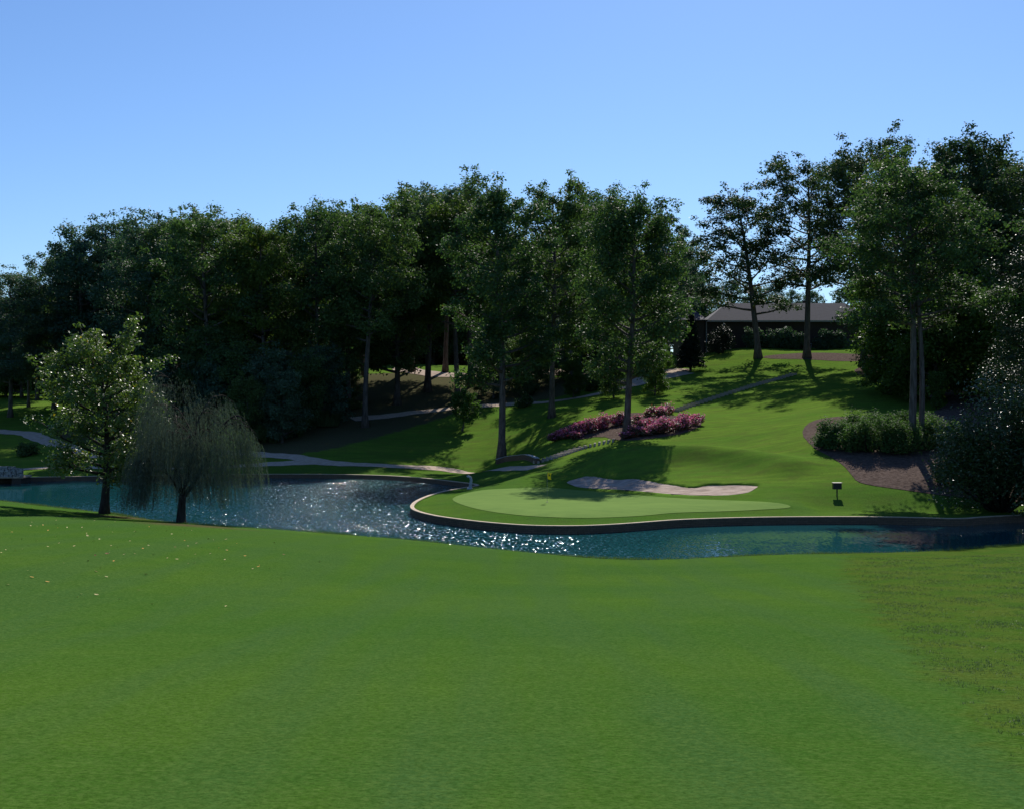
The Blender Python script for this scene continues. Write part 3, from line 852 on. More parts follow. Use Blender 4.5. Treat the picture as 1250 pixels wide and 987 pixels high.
for row, d0 in ((0, 262), (1, 285)):
    for u in range(-40 + row * 18, 850, 42):
        d = d0 + rr.uniform(-6, 6); x, y = at(u + rr.uniform(-8, 8), d)
        vt = np.interp(u, [-40, 40, 100, 200, 400, 600, 850], [352, 352, 318, 300, 285, 272, 300]) + rr.uniform(0, 14)
        h = CAMH + (HY - vt) * d / F - lz(x, y)
        place_tree(V_far[iC % 2], x, y, h, 'dense dark tree far back, its crown closing the view between the nearer trunks', 'oak_tree', rr.uniform(0, 6.28), 1.15, gC)
        iC += 1

rr2 = random.Random(31)
for i, u in enumerate(list(range(-50, 850, 24)) + list(range(-60, 90, 22)) + list(range(430, 660, 20))):
    d = (252 if i < 38 else 218 if i < 45 else 241) + rr2.uniform(-5, 5); x, y = at(u, d)
    place_tree(V_low[i % 2], x, y, rr2.uniform(11, 15), 'low bushy tree in the dark thicket beyond the far fairway', 'thicket_tree', rr2.uniform(0, 6), 1.0, 'thicket beyond the far fairway')
# individual trees
place_tree(broadleaf(201, 31, 5.2, .26, 38, .34, 165, tr=.40, shape=.8), *hit(612, 560, 100)[:2], top_h(612, 138, 207), 'tall oak with a straight pale trunk standing beside the shore path', 'oak_tree', .4)
q = hit(676, 509, 100); place_tree(broadleaf(202, 30, 5.4, .28, 36, .34, 165, tr=.36), q[0], q[1], top_h(676, q[1], 214), 'tall oak with a straight trunk left of the pink shrubs', 'oak_tree', 2.0)
q = hit(768, 528, 100); place_tree(broadleaf(203, 26, 5.0, .20, 40, .32, 165, tr=.36, shape=.9, clr=1.3), q[0], q[1], top_h(768, q[1], 222), 'tall oak with a leafy lower crown rising out of the pink shrub bed', 'oak_tree', 3.1)
x, y = at(697, 172); place_tree(V_thin[0], x, y, top_h(697, 172, 193), 'narrow tree whose spiky tip rises above the middle of the wood', 'oak_tree', 1.1, .9)
x, y = at(816, 192); place_tree(V_thin[0], x, y, top_h(816, 192, 243), 'thin airy tree at the right end of the wood', 'oak_tree', 2.4, 1.0, mat='oak_blue')
x, y = at(838, 215); place_tree(V_thin[0], x, y, top_h(838, 215, 264), 'sparse pale tree seen between the wood and the oaks by the house', 'oak_tree', 4.4, 1.1, mat='oak_blue')
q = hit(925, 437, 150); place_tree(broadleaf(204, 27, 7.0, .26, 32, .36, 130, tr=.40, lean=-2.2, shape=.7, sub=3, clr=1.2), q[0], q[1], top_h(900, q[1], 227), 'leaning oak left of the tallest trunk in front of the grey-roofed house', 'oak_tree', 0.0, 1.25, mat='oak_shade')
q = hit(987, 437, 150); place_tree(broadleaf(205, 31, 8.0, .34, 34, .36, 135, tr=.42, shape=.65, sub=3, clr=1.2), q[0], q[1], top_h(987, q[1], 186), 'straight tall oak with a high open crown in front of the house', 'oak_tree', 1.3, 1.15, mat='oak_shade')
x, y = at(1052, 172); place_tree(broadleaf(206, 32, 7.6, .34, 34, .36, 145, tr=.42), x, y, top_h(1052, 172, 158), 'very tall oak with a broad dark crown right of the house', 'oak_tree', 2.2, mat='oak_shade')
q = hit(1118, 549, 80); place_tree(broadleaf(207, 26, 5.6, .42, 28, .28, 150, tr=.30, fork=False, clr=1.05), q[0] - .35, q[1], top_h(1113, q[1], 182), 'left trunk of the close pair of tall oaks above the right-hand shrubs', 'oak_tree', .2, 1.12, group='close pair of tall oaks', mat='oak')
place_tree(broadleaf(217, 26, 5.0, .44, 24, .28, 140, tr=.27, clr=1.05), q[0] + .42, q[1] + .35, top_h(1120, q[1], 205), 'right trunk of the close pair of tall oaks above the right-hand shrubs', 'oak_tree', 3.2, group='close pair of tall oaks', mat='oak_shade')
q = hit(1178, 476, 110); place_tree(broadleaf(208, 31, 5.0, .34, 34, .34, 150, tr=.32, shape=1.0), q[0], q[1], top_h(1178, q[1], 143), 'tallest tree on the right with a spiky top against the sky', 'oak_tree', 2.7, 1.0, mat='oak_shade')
for i, (u, d, vt, lab, mt) in enumerate([(1092, 150, 178, 'dark crowned oak rising behind the close pair of oaks', 'oak'), (1148, 165, 186, 'oak behind and left of the tallest right-hand tree', 'oak'), (1228, 150, 182, 'oak crown right of the tallest tree near the picture edge', 'oak_yellow'), (1262, 150, 195, 'oak cut by the right edge of the picture', 'oak'), (1205, 175, 200, 'oak filling the gap behind the right-hand trees', 'oak_blue'), (1268, 132, 178, 'dark oak rising above the magnolia at the picture edge', 'oak_shade')]):
    x, y = at(u, d); place_tree(V_oak[i % 5], x, y, top_h(u, d, vt), lab, 'oak_tree', rr.uniform(0, 6), 1.1, mat=mt)
# light-leaved understorey on the right
for i, (u, d, vt, w, lab) in enumerate([(1088, 138, 362, .9, 'bright leafy young tree beside the house end of the right slope'), (1112, 133, 340, 1.1, 'bright green understorey tree behind the close pair of oaks'),
                                       (1142, 128, 350, .9, 'small understorey tree right of the close pair of oaks'), (1190, 135, 360, 1.1, 'understorey tree behind the glossy magnolia'), (1235, 125, 350, 1.1, 'dense understorey tree at the right edge of the wood')]):
    x, y = at(u, d); place_tree(V_low[i % 2], x, y, top_h(u, d, vt), lab, 'young_tree', rr.uniform(0, 6), w, mat='bright')
# understorey of the wood on the left
for i, (u, d, vt, w) in enumerate([(160, 172, 440, .9), (190, 152, 452, 1.0), (225, 156, 430, 1.0), (262, 152, 442, 1.0), (298, 153, 425, 1.0), (330, 150, 430, 1.0), (362, 151, 440, 1.0), (395, 156, 425, .9), (140, 170, 455, 1.0), (310, 170, 400, 1.2), (250, 172, 410, 1.2), (365, 172, 405, 1.2), (105, 178, 450, 1), (345, 147, 455, .9), (300, 147, 465, .9)]):
    x, y = at(u, d)
    place_tree(V_low[i % 2], x, y, top_h(u, d, vt), f'low dark understorey tree at the foot of the left wood, {ords[i]} of fifteen', 'understorey_tree', rr.uniform(0, 6), w, 'understorey trees at the foot of the wood', mat=('oak', 'oak_blue')[i % 2])
for i, (u, d, vt, lab) in enumerate([(640, 172, 440, 'small leafy tree between the two tall straight trunks'), (700, 166, 432, 'light leafy sapling in the shade right of the straight oak'), (725, 172, 440, 'leafy young tree behind the pink shrubs'), (750, 160, 415, 'bushy young tree left of the oak in the pink bed'), (800, 158, 425, 'bushy young tree right of the oak in the pink bed'), (590, 178, 430, 'dark young tree left of the shore path oak')]):
    x, y = at(u, d); place_tree(V_low[i % 2], x, y, top_h(u, d, vt), lab, 'young_tree', rr.uniform(0, 6), .75, mat=('bright' if i in (1, 4, 6) else 'oak'))
for i, (u, d, vt, w) in enumerate([(412, 172, 430, 1), (385, 182, 425, 1), (340, 186, 420, 1.1), (430, 190, 432, .9), (602, 172, 420, .8), (625, 180, 415, .9), (655, 178, 405, .9), (690, 182, 400, .9), (715, 186, 405, .9), (742, 178, 400, .9), (770, 180, 395, .9), (795, 178, 400, .9), (284, 180, 415, 1), (240, 182, 420, 1), (200, 178, 425, 1)]):
    x, y = at(u, d)
    place_tree(V_low[i % 2], x, y, top_h(u, d, vt), f'shaded young tree under the tall oaks, {ords[i]} of fifteen across the wood', 'understorey_tree', rr.uniform(0, 6), w, 'shaded young trees inside the wood', mat=('oak', 'oak_blue', 'oak')[i % 3])
# far left
for i, (u, d, vt, w, lab) in enumerate([(12, 178, 322, 1.1, 'bluish tree at the left edge of the picture'), (-22, 170, 335, 1.1, 'tree cut by the left edge of the picture'), (34, 190, 350, .9, 'tree just right of the bluish left edge tree')]):
    x, y = at(u, d); place_tree(V_oak[(i * 2) % 5], x, y, top_h(u, d, vt), lab, 'oak_tree', rr.uniform(0, 6), w, mat='oak_blue')
# trees behind the house
for i, (u, d, vt) in enumerate([(845, 250, 335), (868, 262, 345), (892, 255, 338), (918, 265, 346), (945, 255, 342), (968, 262, 350), (990, 270, 352), (1030, 262, 345), (1055, 255, 335), (1080, 250, 320), (1120, 240, 300), (1160, 235, 290), (1200, 230, 285), (1240, 225, 280), (1280, 220, 270)]):
    x, y = at(u, d)
    place_tree(V_far[i % 2], x, y, CAMH + (HY - vt) * d / F - lz(x, y), f'background tree beyond the house, {ords[i]} from the left along that line', 'oak_tree', rr.uniform(0, 6), .9, 'trees beyond the house', mat='oak_blue')

# front poplar and sapling
q = hit(128, 626.5, 50)
pop = broadleaf(301, 13.6, 4.1, .17, 34, .24, 125, clr=.85, tr=.27, bark='bark_dark', mat='poplar', shape=.72)
place_tree(pop, q[0], q[1], 12.7, 'leafy tree with yellowing leaves on the near bank left of the weeping willow', 'poplar_tree', 0.6, 1.06)
q = hit(563, 527, 100)
sap = broadleaf(302, 4.3, 1.5, .28, 16, .26, 60, clr=.5, tr=.06, mat='shrub')
place_tree(sap, q[0], q[1], 4.5, 'small round sapling alone on the sunlit slope across the pond', 'young_tree', 0)
q = hit(895, 424, 150); place_tree(sap, q[0], q[1], 3.0, 'small pale-leaved sapling in front of the house', 'young_tree', 1, mat='willow')

# weeping willow
def willow():
    rw = random.Random(9); rng = np.random.default_rng(9)
    q = hit(217, 637, 50); root = empty('willow_tree', (q[0] + .2, q[1], q[2]), 0, (.69, .76, 1.04))
    mb = MB(); tips = []
    def limb(p0, d, L, r, lev):
        pts = [Vector(p0)]; dv = Vector(d).normalized()
        for k in range(6):
            dv = (dv + Vector((rw.uniform(-.16, .16), rw.uniform(-.16, .16), 0.05 - 0.09 * k * (lev > 0)))).normalized()
            pts.append(pts[-1] + dv * L / 6)
        mb.tube(pts, [r * (1 - .12 * k) for k in range(7)], 7 if lev < 2 else 4)
        if lev < 3:
            for j in range((4, 5, 4)[lev]):
                k = rw.randint(2, 6); a = rw.uniform(0, 6.28)
                nd = (dv + Vector((math.cos(a), math.sin(a), rw.uniform(-.1, .55))) * .85)
                limb(pts[k], nd, L * rw.uniform(.5, .72), r * .45, lev + 1)
        if lev >= 1: tips.extend(pts[2:])
    mb.tube([(0, 0, -.4), (0, 0, .1), (.05, 0, .8), (.15, 0, 1.7)], [.62, .48, .40, .36], 10)
    limb((.12, 0, 1.5), (.95, .15, .75), 5.6, .20, 0)
    limb((.12, 0, 1.6), (.30, -.1, 1), 5.8, .16, 0)
    limb((.1, 0, 1.5), (-.50, .2, 1), 5.6, .16, 0)
    limb((.1, 0, 1.7), (-.10, .4, 1), 5.8, .13, 0)
    limb((.15, 0, 1.7), (.5, -.6, .9), 4.0, .12, 0)
    limb((.1, 0, 1.6), (-.7, -.5, .9), 3.6, .11, 0)
    C = []; D = []; T = []; tw = MB()
    H = 9.3
    tips = [t for t in tips if t.z > 2.8]; rw.shuffle(tips); tips = tips[:int(len(tips) * .75)]
    for i in range(4300):
        p = np.array(rw.choice(tips)) + rng.normal(size=3) * .42
        p[2] = min(p[2], H - abs(rng.normal()) * .8 - 0.065 * (p[0] + .8) ** 2)
        rad_ = math.hypot(p[0] - .3, p[1])
        L = rw.uniform(.5, 1.5) if rad_ < 2.6 else rw.uniform(.9, 3.6)
        if rad_ < 2.0 and p[2] < 4.0: continue
        if p[2] - L < .8: L = max(.3, p[2] - rw.uniform(.7, 1.7))
        az = math.atan2(p[1], p[0]) + rw.uniform(-.7, .7); out = rw.uniform(.1, .9)
        m = int(L * 17)
        tq = (np.arange(m) + rng.uniform(0, 1, m)) / m
        arc = np.sqrt(tq) * out * 1.4
        qq = np.stack([p[0] + math.cos(az) * arc, p[1] + math.sin(az) * arc, p[2] - L * tq + .25 * np.sin(np.minimum(tq * 6, 3.14))], 1)
        C.append(qq + rng.normal(size=qq.shape) * .03)
        T.append(np.clip(rng.uniform(0, .8, m) + (0.25 if p[0] > 3.0 and rw.random() < .6 else 0), 0, 1))
    C = np.concatenate(C); T = np.concatenate(T)
    n = len(C)
    t = np.stack([rng.normal(size=n) * .28, rng.normal(size=n) * .28, -np.ones(n)], 1); t /= np.linalg.norm(t, axis=1, keepdims=True)
    b = np.cross(t, rng.normal(size=(n, 3))); b /= np.linalg.norm(b, axis=1, keepdims=True)
    s = rng.uniform(.10, .20, n)[:, None]; w = .017
    Vv = np.stack([C - t * s * .5, C + b * w, C + t * s * .5, C - b * w], 1).reshape(-1, 3)
    me = np_mesh('crown', Vv, np.arange(4 * n).reshape(n, 4), False)
    add_attr(me, 'tint', np.repeat(T, 4))
    mb.build('trunk', M['bark_dark'], root, smooth=True)
    link('crown', me, M['willow'], root)
    tag(root, 'weeping willow with drooping grey-green curtains and forked trunk on the near bank', 'willow tree')
willow()

# glossy magnolia masses on the right
def mound(seed, rx, ry, h, n, leaf, mat, name, label, loc, cat='shrub', up=.3, outw=1.0, group=None, lumps=14, extra=None, stem=True, low=0.03, mat_stem='bark_dark'):
    """bush built of leaf clumps on stems; foliage + stem parts"""
    rg = np.random.default_rng(seed); rw = random.Random(seed)
    root = empty(name, loc)
    C = []; O = []; mb = MB()
    per = n // lumps
    for j in range(lumps):
        a = rw.uniform(0, 6.28); rad = math.sqrt(rw.uniform(0, 1)) * .72
        cz = h * (low + (1 - rad * rad) * rw.uniform(.15, .80)); c = np.array([math.cos(a) * rad * rx, math.sin(a) * rad * ry, cz])
        r = np.array([rx, ry, h * .8]) * rw.uniform(.26, .42) 
        r = np.minimum(r, max(rx, ry) * .45)
        v = rg.normal(size=(per, 3)); v /= np.linalg.norm(v, axis=1, keepdims=True)
        k = rg.normal(size=3) * 3
        p = c + v * (rg.uniform(0, 1, per) ** .4 * (1 + .22 * np.sin(v @ k)))[:, None] * r
        p[:, 2] = np.where(p[:, 2] < 0.05, rg.uniform(0.03, .3, per), p[:, 2])
        C.append(p); O.append(v)
        mb.tube([(c[0] * .15, c[1] * .15, -.1), (c[0] * .6, c[1] * .6, c[2] * .5), tuple(c)], [.03 + h * .012, .02 + h * .006, .012], 5)
    C = np.concatenate(C); O = np.concatenate(O)
    link('foliage', leaves_mesh('foliage', C, leaf, up=up, rng=rg, outward=O * outw), M[mat], root)
    if stem: mb.build('stem', M[mat_stem], root, smooth=True)
    if extra:
        em, es, en = extra
        k = rg.choice(len(C), en); CE = C[k] + O[k] * .12 + np.array([0, 0, .05]); CE[:, 2] += 0.04
        sel = (CE[:, 2] > h * .25); CE = CE[sel]
        link('blossom', leaves_mesh('blossom', CE, es, up=.5, aspect=.9, rng=rg), M[em], root)
    tag(root, label, cat, group)
    return root

mg = broadleaf(401, 22, 6.0, .05, 40, .26, 230, clr=1.5, tr=.4, mat='magnolia', bark='bark_dark', shape=.6, sub=4)
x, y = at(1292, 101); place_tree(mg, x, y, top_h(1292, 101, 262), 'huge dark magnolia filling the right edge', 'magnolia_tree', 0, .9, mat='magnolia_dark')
x, y = at(1222, 86)
mound(402, 5.0, 4.2, 11.0, 22000, .21, 'magnolia', 'magnolia_tree', 'glittering broad magnolia bush in front of the right-hand trees above the pond', (x, y, lz(x, y)), 'tree', lumps=46, up=.7, outw=-.2)
x, y = at(1285, 84)
mound(403, 4.5, 3.8, 10.0, 20000, .20, 'magnolia', 'magnolia_tree', 'dark magnolia bush at the right edge by the water', (x, y, lz(x, y)), 'tree', lumps=30)
x, y = at(1175, 92)
mound(404, 2.6, 2.2, 3.6, 9000, .18, 'magnolia', 'magnolia_shrub', 'low glossy shrub at the left foot of the glittering magnolia', (x, y, lz(x, y)), 'shrub', lumps=18)

# green shrub mass on the right bank
k = 0
for u, v, s_, h in [(1014, 545, 1.7, 2.5), (1034, 549, 1.8, 3.1), (1058, 552, 1.9, 3.4), (1082, 552, 1.8, 3.3), (1104, 554, 1.8, 3.1), (1045, 535, 1.9, 2.7), (1076, 536, 1.8, 2.8), (1102, 536, 1.7, 2.6), (1137, 548, 1.9, 2.9), (1130, 530, 1.8, 2.3), (1160, 545, 1.8, 2.3)]:
    q = hit(u, v, 80)
    mound(500 + k, s_ * 1.15, s_, h * 1.02, 6000, .16, 'shrub', 'evergreen_shrub', f'rounded green shrub, {ords[k]} of the clump below the close pair of oaks', tuple(q), group='green shrubs on the right bank', lumps=20, up=.7)
    k += 1
# pink azaleas
k = 0
for u, v, s_, h in [(678, 538, 1.3, 1.1), (692, 535, 1.5, 1.3), (708, 531, 1.6, 1.6), (724, 527, 1.6, 1.8), (741, 522, 1.5, 1.9), (755, 519, 1.4, 1.8), (700, 537, 1.3, 1.0), (785, 520, 1.5, 1.5), (800, 508, 1.5, 1.9), (815, 505, 1.3, 1.6),
                    (778, 533, 1.4, 1.2), (793, 531, 1.6, 1.7), (808, 529, 1.6, 1.9), (824, 526, 1.7, 2.0), (840, 522, 1.6, 1.8), (848, 518, 1.3, 1.3), (765, 535, 1.2, .9)]:
    q = hit(u, v, 90)
    heavy = k in (3, 4, 2, 1, 12, 13, 14, 15)
    mound(600 + k, s_ * 1.08, s_ * .9, h * .84, 1900, .16, 'azalea_leaf', 'azalea_shrub', f'{"magenta flowering" if heavy else "reddish sparsely flowering"} low shrub, {ords[k]} of the pink bed on the hillside', tuple(q), group='pink flowering shrubs on the hillside', lumps=9, extra=('pink', .17, 1000 if heavy else 380))
    k += 1
# low bushes closing the foot of the far thicket
bush0 = None
for i, u in enumerate(range(420, 700, 15)):
    x, y = at(u, 256 + (i % 3)); zz = lz(x, min(y, 258))
    if bush0 is None:
        bush0 = mound(590, 2.6, 1.8, 4.2, 2600, .35, 'oak_shade', 'thicket_shrub', 'low dark bush at the foot of the thicket beyond the far fairway', (x, y, zz), group='bushes at the foot of the far thicket', lumps=14)
    else:
        c_ = copy_tree(bush0); c_.location = (x, y, zz); c_.rotation_euler = (0, 0, i * 1.3)
# house shrubs and odd plants
for i, (u, v, s_, h, mt, lab, ly) in enumerate([(880, 423, 3.0, 5.2, 'conifer', 'large dark rounded bush before the left wing of the house', 199), (918, 422, 2.4, 3.4, 'oak_blue', 'greyish hedge shrub left of the leaning oak by the house', 200), (938, 421, 2.5, 3.6, 'oak_blue', 'greyish hedge shrub just right of the leaning oak by the house', 200),
                                      (956, 421, 2.6, 3.8, 'oak_blue', 'tallest greyish hedge shrub along the house front', 200), (974, 421, 2.4, 3.5, 'oak_blue', 'greyish hedge shrub left of the straight tall oak', 200), (1006, 421, 2.5, 3.3, 'oak_blue', 'greyish hedge shrub right of the straight tall oak', 200), (1025, 420, 2.5, 3.2, 'oak_blue', 'greyish hedge shrub at the right end of the house', 200)]):
    x, y = at(u, ly - (0 if i else 3)); mound(700 + i, s_, s_ * .6, h, 3200, .26, mt, 'hedge_shrub', lab, (x, y, lz(x, y)), lumps=14)
q = hit(1143, 500, 100); 
def column_bush():
    rg = np.random.default_rng(3); root = empty('columnar_shrub', tuple(q)); n = 2600
    t = rg.uniform(0, 1, n); a = rg.uniform(0, 6.28, n); r = (.55 + .15 * np.sin(t * 9)) * np.where(t > .6, 1.3, .8) * np.sqrt(rg.uniform(.2, 1, n))
    C = np.stack([np.cos(a) * r + .1 * t, np.sin(a) * r, .2 + t * 3.6], 1)
    link('foliage', leaves_mesh('foliage', C, .18, rng=rg), M['shrub'], root)
    MB().tube([(0, 0, -.2), (0, 0, 3.2)], [.08, .03]).build('stem', M['bark_dark'], root)
    tag(root, 'slim columnar bush alone on the grass right of the close pair of oaks', 'shrub')
column_bush()
# dark cedar by the path top
def cedar(u, v, h, lab):
    q = hit(u, v, 140); rg = np.random.default_rng(int(u)); root = empty('cedar_tree', tuple(q)); C = []
    for i in range(60):
        t = i / 60; z = h * (.10 + .9 * t); r = (1 - t) * h * .24 + .25
        for j in range(7):
            a = rg.uniform(0, 6.28); m = 60; s = np.sqrt(rg.uniform(0, 1, m)); rr_ = r * rg.uniform(.7, 1.15)
            C.append(np.stack([np.cos(a) * s * rr_ + rg.normal(size=m) * .14, np.sin(a) * s * rr_ + rg.normal(size=m) * .14, z - s * .35 + rg.normal(size=m) * .08], 1))
    link('crown', leaves_mesh('crown', np.concatenate(C), .22, rng=rg), M['conifer'], root)
    MB().tube([(0, 0, -.3), (0, 0, h * .5), (0, 0, h * .95)], [.22, .13, .03]).build('trunk', M['bark_dark'], root, smooth=True)
    tag(root, lab, 'tree')
cedar(843, 453, 8.3, 'dark cedar beside the top of the cart path, left of the house')
# ornamental grass clump in the wood
def grass_clump():
    q = hit(392, 520, 100); rg = np.random.default_rng(8); root = empty('ornamental_grass', tuple(q)); V = []; 
    n = 2200; a = rg.uniform(0, 6.28, n); r0 = np.sqrt(rg.uniform(0, 1, n)) * 1.7; L = rg.uniform(1.0, 2.2, n); ln = rg.uniform(.1, .8, n)
    bx, by = np.cos(a) * r0 * 1.3, np.sin(a) * r0 * .7
    a2 = a + rg.normal(size=n) * .6
    p0 = np.stack([bx, by, np.zeros(n)], 1); p1 = p0 + np.stack([np.cos(a2) * ln * .4, np.sin(a2) * ln * .4, L * .7], 1); p2 = p0 + np.stack([np.cos(a2) * ln, np.sin(a2) * ln, L], 1)
    w = np.stack([-np.sin(a2), np.cos(a2), np.zeros(n)], 1) * .03
    V = np.stack([p0 - w, p0 + w, p1 + w, p1 - w, p1 - w, p1 + w, p2 + w * .2, p2 - w * .2], 1).reshape(-1, 3)
    me = np_mesh('blades', V, np.arange(8 * n).reshape(-1, 4), False); add_attr(me, 'tint', np.repeat(rg.uniform(0, 1, n), 8))
    link('blades', me, M['grassblade'], root); tag(root, 'pale tufted grass clump catching light at the foot of the wood', 'plant')
grass_clump()
# small dark bushes on the far left slope
for i, (u, v, s_, h, lab) in enumerate([(35, 556, 1.6, 2.0, 'dark bush beside the gravel path at the far left'), (82, 520, 1.6, 2.6, 'dark bush on the left slope behind the yellowing tree'), (96, 512, 1.9, 3.2, 'larger dark bush on the left slope under the wood')]):
    q = hit(u, v, 100); mound(800 + i, s_, s_, h, 2600, .22, 'oak', 'shrub', lab, tuple(q), lumps=10)
# shaded scrub along the foot of the wood
for i, (u, v) in enumerate([(330, 540), (360, 533), (300, 545), (405, 512), (640, 497), (720, 478), (740, 474), (650, 482), (270, 548), (430, 500)]):
    q = hit(u, v, 100); mound(820 + i, 1.6, 1.3, 1.5 + (i % 3) * .5, 1500, .22, 'oak', 'shrub', f'small shaded bush under the trees of the wood, {ords[i]} of the scattered ten', tuple(q), lumps=8, group='scattered bushes under the trees')

# ------------------------------------------------------------------ house
def house():
    x0_, x1_ = at(826, 205)[0], at(1062, 205)[0]; yb = 203.0
    zb = min(lz(x0_, yb), lz((x0_ + x1_) / 2, yb)) - .3
    ze = CAMH + (HY - 392.5) * 205 / F; zr = CAMH + (HY - 371) * 209 / F
    root = empty('ranch_house', ((x0_ + x1_) / 2, yb, zb)); ox, oy = root.location.x, root.location.y
    W2 = (x1_ - x0_) / 2; Hh = ze - zb; xl = -W2
    wing = at(857, 205)[0] - ox
    w = MB()
    w.box(((wing + W2) / 2, 4.6, Hh / 2), (W2 - wing, 9.0, Hh))
    w.box(((xl + wing) / 2, 3.4, Hh / 2), (wing - xl - .6, 11.0, Hh))
    w.build('wall', M['siding'], root)
    # roofs
    def hip(xa, xb, ya, yb_, z0_, z1_, inset, name):
        m = MB(); e = .5
        xa -= e; xb += e; ya -= e; yb_ += e; ym = (ya + yb_) / 2
        m.v = [(xa, ya, z0_), (xb, ya, z0_), (xb, yb_, z0_), (xa, yb_, z0_), (xa + inset[0], ym, z1_), (xb - inset[1], ym, z1_),
               (xa, ya, z0_ - .18), (xb, ya, z0_ - .18), (xb, yb_, z0_ - .18), (xa, yb_, z0_ - .18)]
        m.f = [(0, 1, 5, 4), (1, 2, 5), (2, 3, 4, 5), (3, 0, 4), (6, 9, 8, 7), (0, 6, 7, 1), (1, 7, 8, 2), (2, 8, 9, 3), (3, 9, 6, 0)]
        return m.build(name, M['roof'], root)
    rf = hip(wing + .8, W2, 0.1, 9.1, Hh, Hh + (zr - ze), (4.2, 4.0), 'roof')
    hip(xl, wing - .3, -2.1, 8.9, Hh + .004, Hh + (zr - ze) * .78, (2.9, 2.2), 'wing_roof')
    ch = MB().box((6.5, 6.3, Hh + 2.6), (1.2, .9, 2.4)).build('chimney', M['siding'], rf)
    MB().box(((wing + .8 + W2) / 2, -.44, Hh - .09), (W2 - wing + .2, .04, .26)).build('fascia', M['trim'], root)
    for i, x in enumerate((-8.2, -4.0, .5, 5.0, 9.5)):
        f = MB().box((x, .06, 1.9), (1.7, .12, 1.5)).build('window', M['trim'], root)
        p_ = MB(); p_.box((x - .4, -.02, 1.9), (.7, .06, 1.3)); p_.box((x + .4, -.02, 1.9), (.7, .06, 1.3)); p_.build('pane', M['glass'], f)
    MB().box((2.8, .05, 1.35), (1.0, .12, 2.2)).build('door', M['trim'], root)
    for x in (wing + .35, wing + 3.2):
        MB().box((x, -.25, Hh / 2 - .1), (.16, .16, Hh - .25)).build('porch_post', M['trim'], root)
    tag(root, 'long low brown house with a grey hipped roof at the top of the hill', 'house')
house()

# ------------------------------------------------------------------ steps
def steps(px, n, width, label, rise=.12, dmin=90, depth=.2):
    pts = np.array([hit(u, v, dmin)[:2] for u, v in px]); line = np.array(smooth_line([tuple(p) for p in pts], 2))
    seg = np.hypot(*np.diff(line, axis=0).T); s = np.concatenate([[0], np.cumsum(seg)])
    root = empty('timber_steps', (line[0][0], line[0][1], lz(*line[0])))
    o = root.location
    mesh = MB().box((0, 0, 0), (width, depth, .34))
    first = None
    for i in range(n):
        t = s[-1] * (i + .5) / n
        x = np.interp(t, s, line[:, 0]); y = np.interp(t, s, line[:, 1])
        x2 = np.interp(t + .5, s, line[:, 0]); y2 = np.interp(t + .5, s, line[:, 1]); x1 = np.interp(t - .5, s, line[:, 0]); y1 = np.interp(t - .5, s, line[:, 1])
        rz = math.atan2(y2 - y1, x2 - x1) - math.pi / 2
        if first is None: first = mesh.build('step', M['timber'], root); ob = first
        else: ob = first.copy(); COL.objects.link(ob); ob.parent = root
        ob.location = (x - o.x, y - o.y, lz(x, y) - o.z + rise - .10 + .06); ob.rotation_euler = (0, 0, rz)
    tag(root, label, 'steps')
    return root
steps([(652, 566), (680, 558), (705, 549), (728, 543), (752, 538)], 19, 1.4, 'flight of pale timber steps climbing from the shore path to the pink shrubs')
steps([(822, 503), (838, 497), (855, 492), (885, 482), (915, 473), (945, 464), (970, 457)], 34, 1.1, 'long flight of timber steps rising from the pink shrubs towards the house')
def kerb(px, lab):
    line = np.array(smooth_line(L_(px, 100), 2)); r = strip_wall('edging', line, lambda x, y: land(x, y) + .12, .16, M['timber'], M['timber'], lab, .0, .02, zb=2.0, side=-1, cat='edging')
    return r
# ------------------------------------------------------------------ flagstick
def flag():
    q = hit(668, 613, 70); root = empty('flagstick', tuple(q))
    MB().tube([(0, 0, 0), (0, 0, .6), (0, 0, 2.25)], [.013, .013, .011], 8).build('pole', M['pole'], root, smooth=True)
    MB().tube([(0, 0, 2.24), (0, 0, 2.28)], [.02, .02], 8).build('pole_tip', M['black'], root)
    # limp cloth
    V = []; cols, rows = 7, 9
    for j in range(rows):
        for i in range(cols):
            s, t = i / (cols - 1), j / (rows - 1)
            xx = .012 + s * (.30 - .06 * math.sin(t * 3)); yy = .05 * math.sin(s * 8 + t * 2) * (.4 + s)
            zz = 2.22 - t * .46 - s * .14 - .03 * math.sin(s * 5)
            V.append((xx, yy, zz))
    Fc = [(j * cols + i, j * cols + i + 1, (j + 1) * cols + i + 1, (j + 1) * cols + i) for j in range(rows - 1) for i in range(cols - 1)]
    me = np_mesh('flag', np.array(V), np.array(Fc)); f = link('flag', me, M['yellow'], root)
    so = f.modifiers.new('thick', 'SOLIDIFY'); so.thickness = .006
    MB().box((.15, -.045, 1.98), (.09, .012, .13)).build('flag_mark', M['black'], f)
    ring = MB().tube([(0, 0, .046), (0, 0, .052)], [.075, .075], 14).build('cup', M['black'], root)
    tag(root, 'golf flagstick with a limp yellow flag on the putting green', 'flagstick')
flag()
# bent pale pipe by the cove
def pipe():
    q = hit(574, 596.5, 80); root = empty('drain_pipe', (q[0], q[1], q[2]))
    MB().tube([(0, 0, -.2), (.02, 0, .3), (.08, 0, .75), (.02, 0, 1.0), (-.16, 0, 1.10), (-.28, 0, 1.05)], [.15, .14, .12, .11, .10, .10], 10).build('standpipe', M['pipe'], root, smooth=True)
    MB().tube([(-.05, 0, -.1), (-.05, 0, .14)], [.26, .22], 12).build('foot', M['pipe'], root, smooth=True)
    tag(root, 'pale bent standpipe at the water edge left behind the green', 'pipe')
pipe()
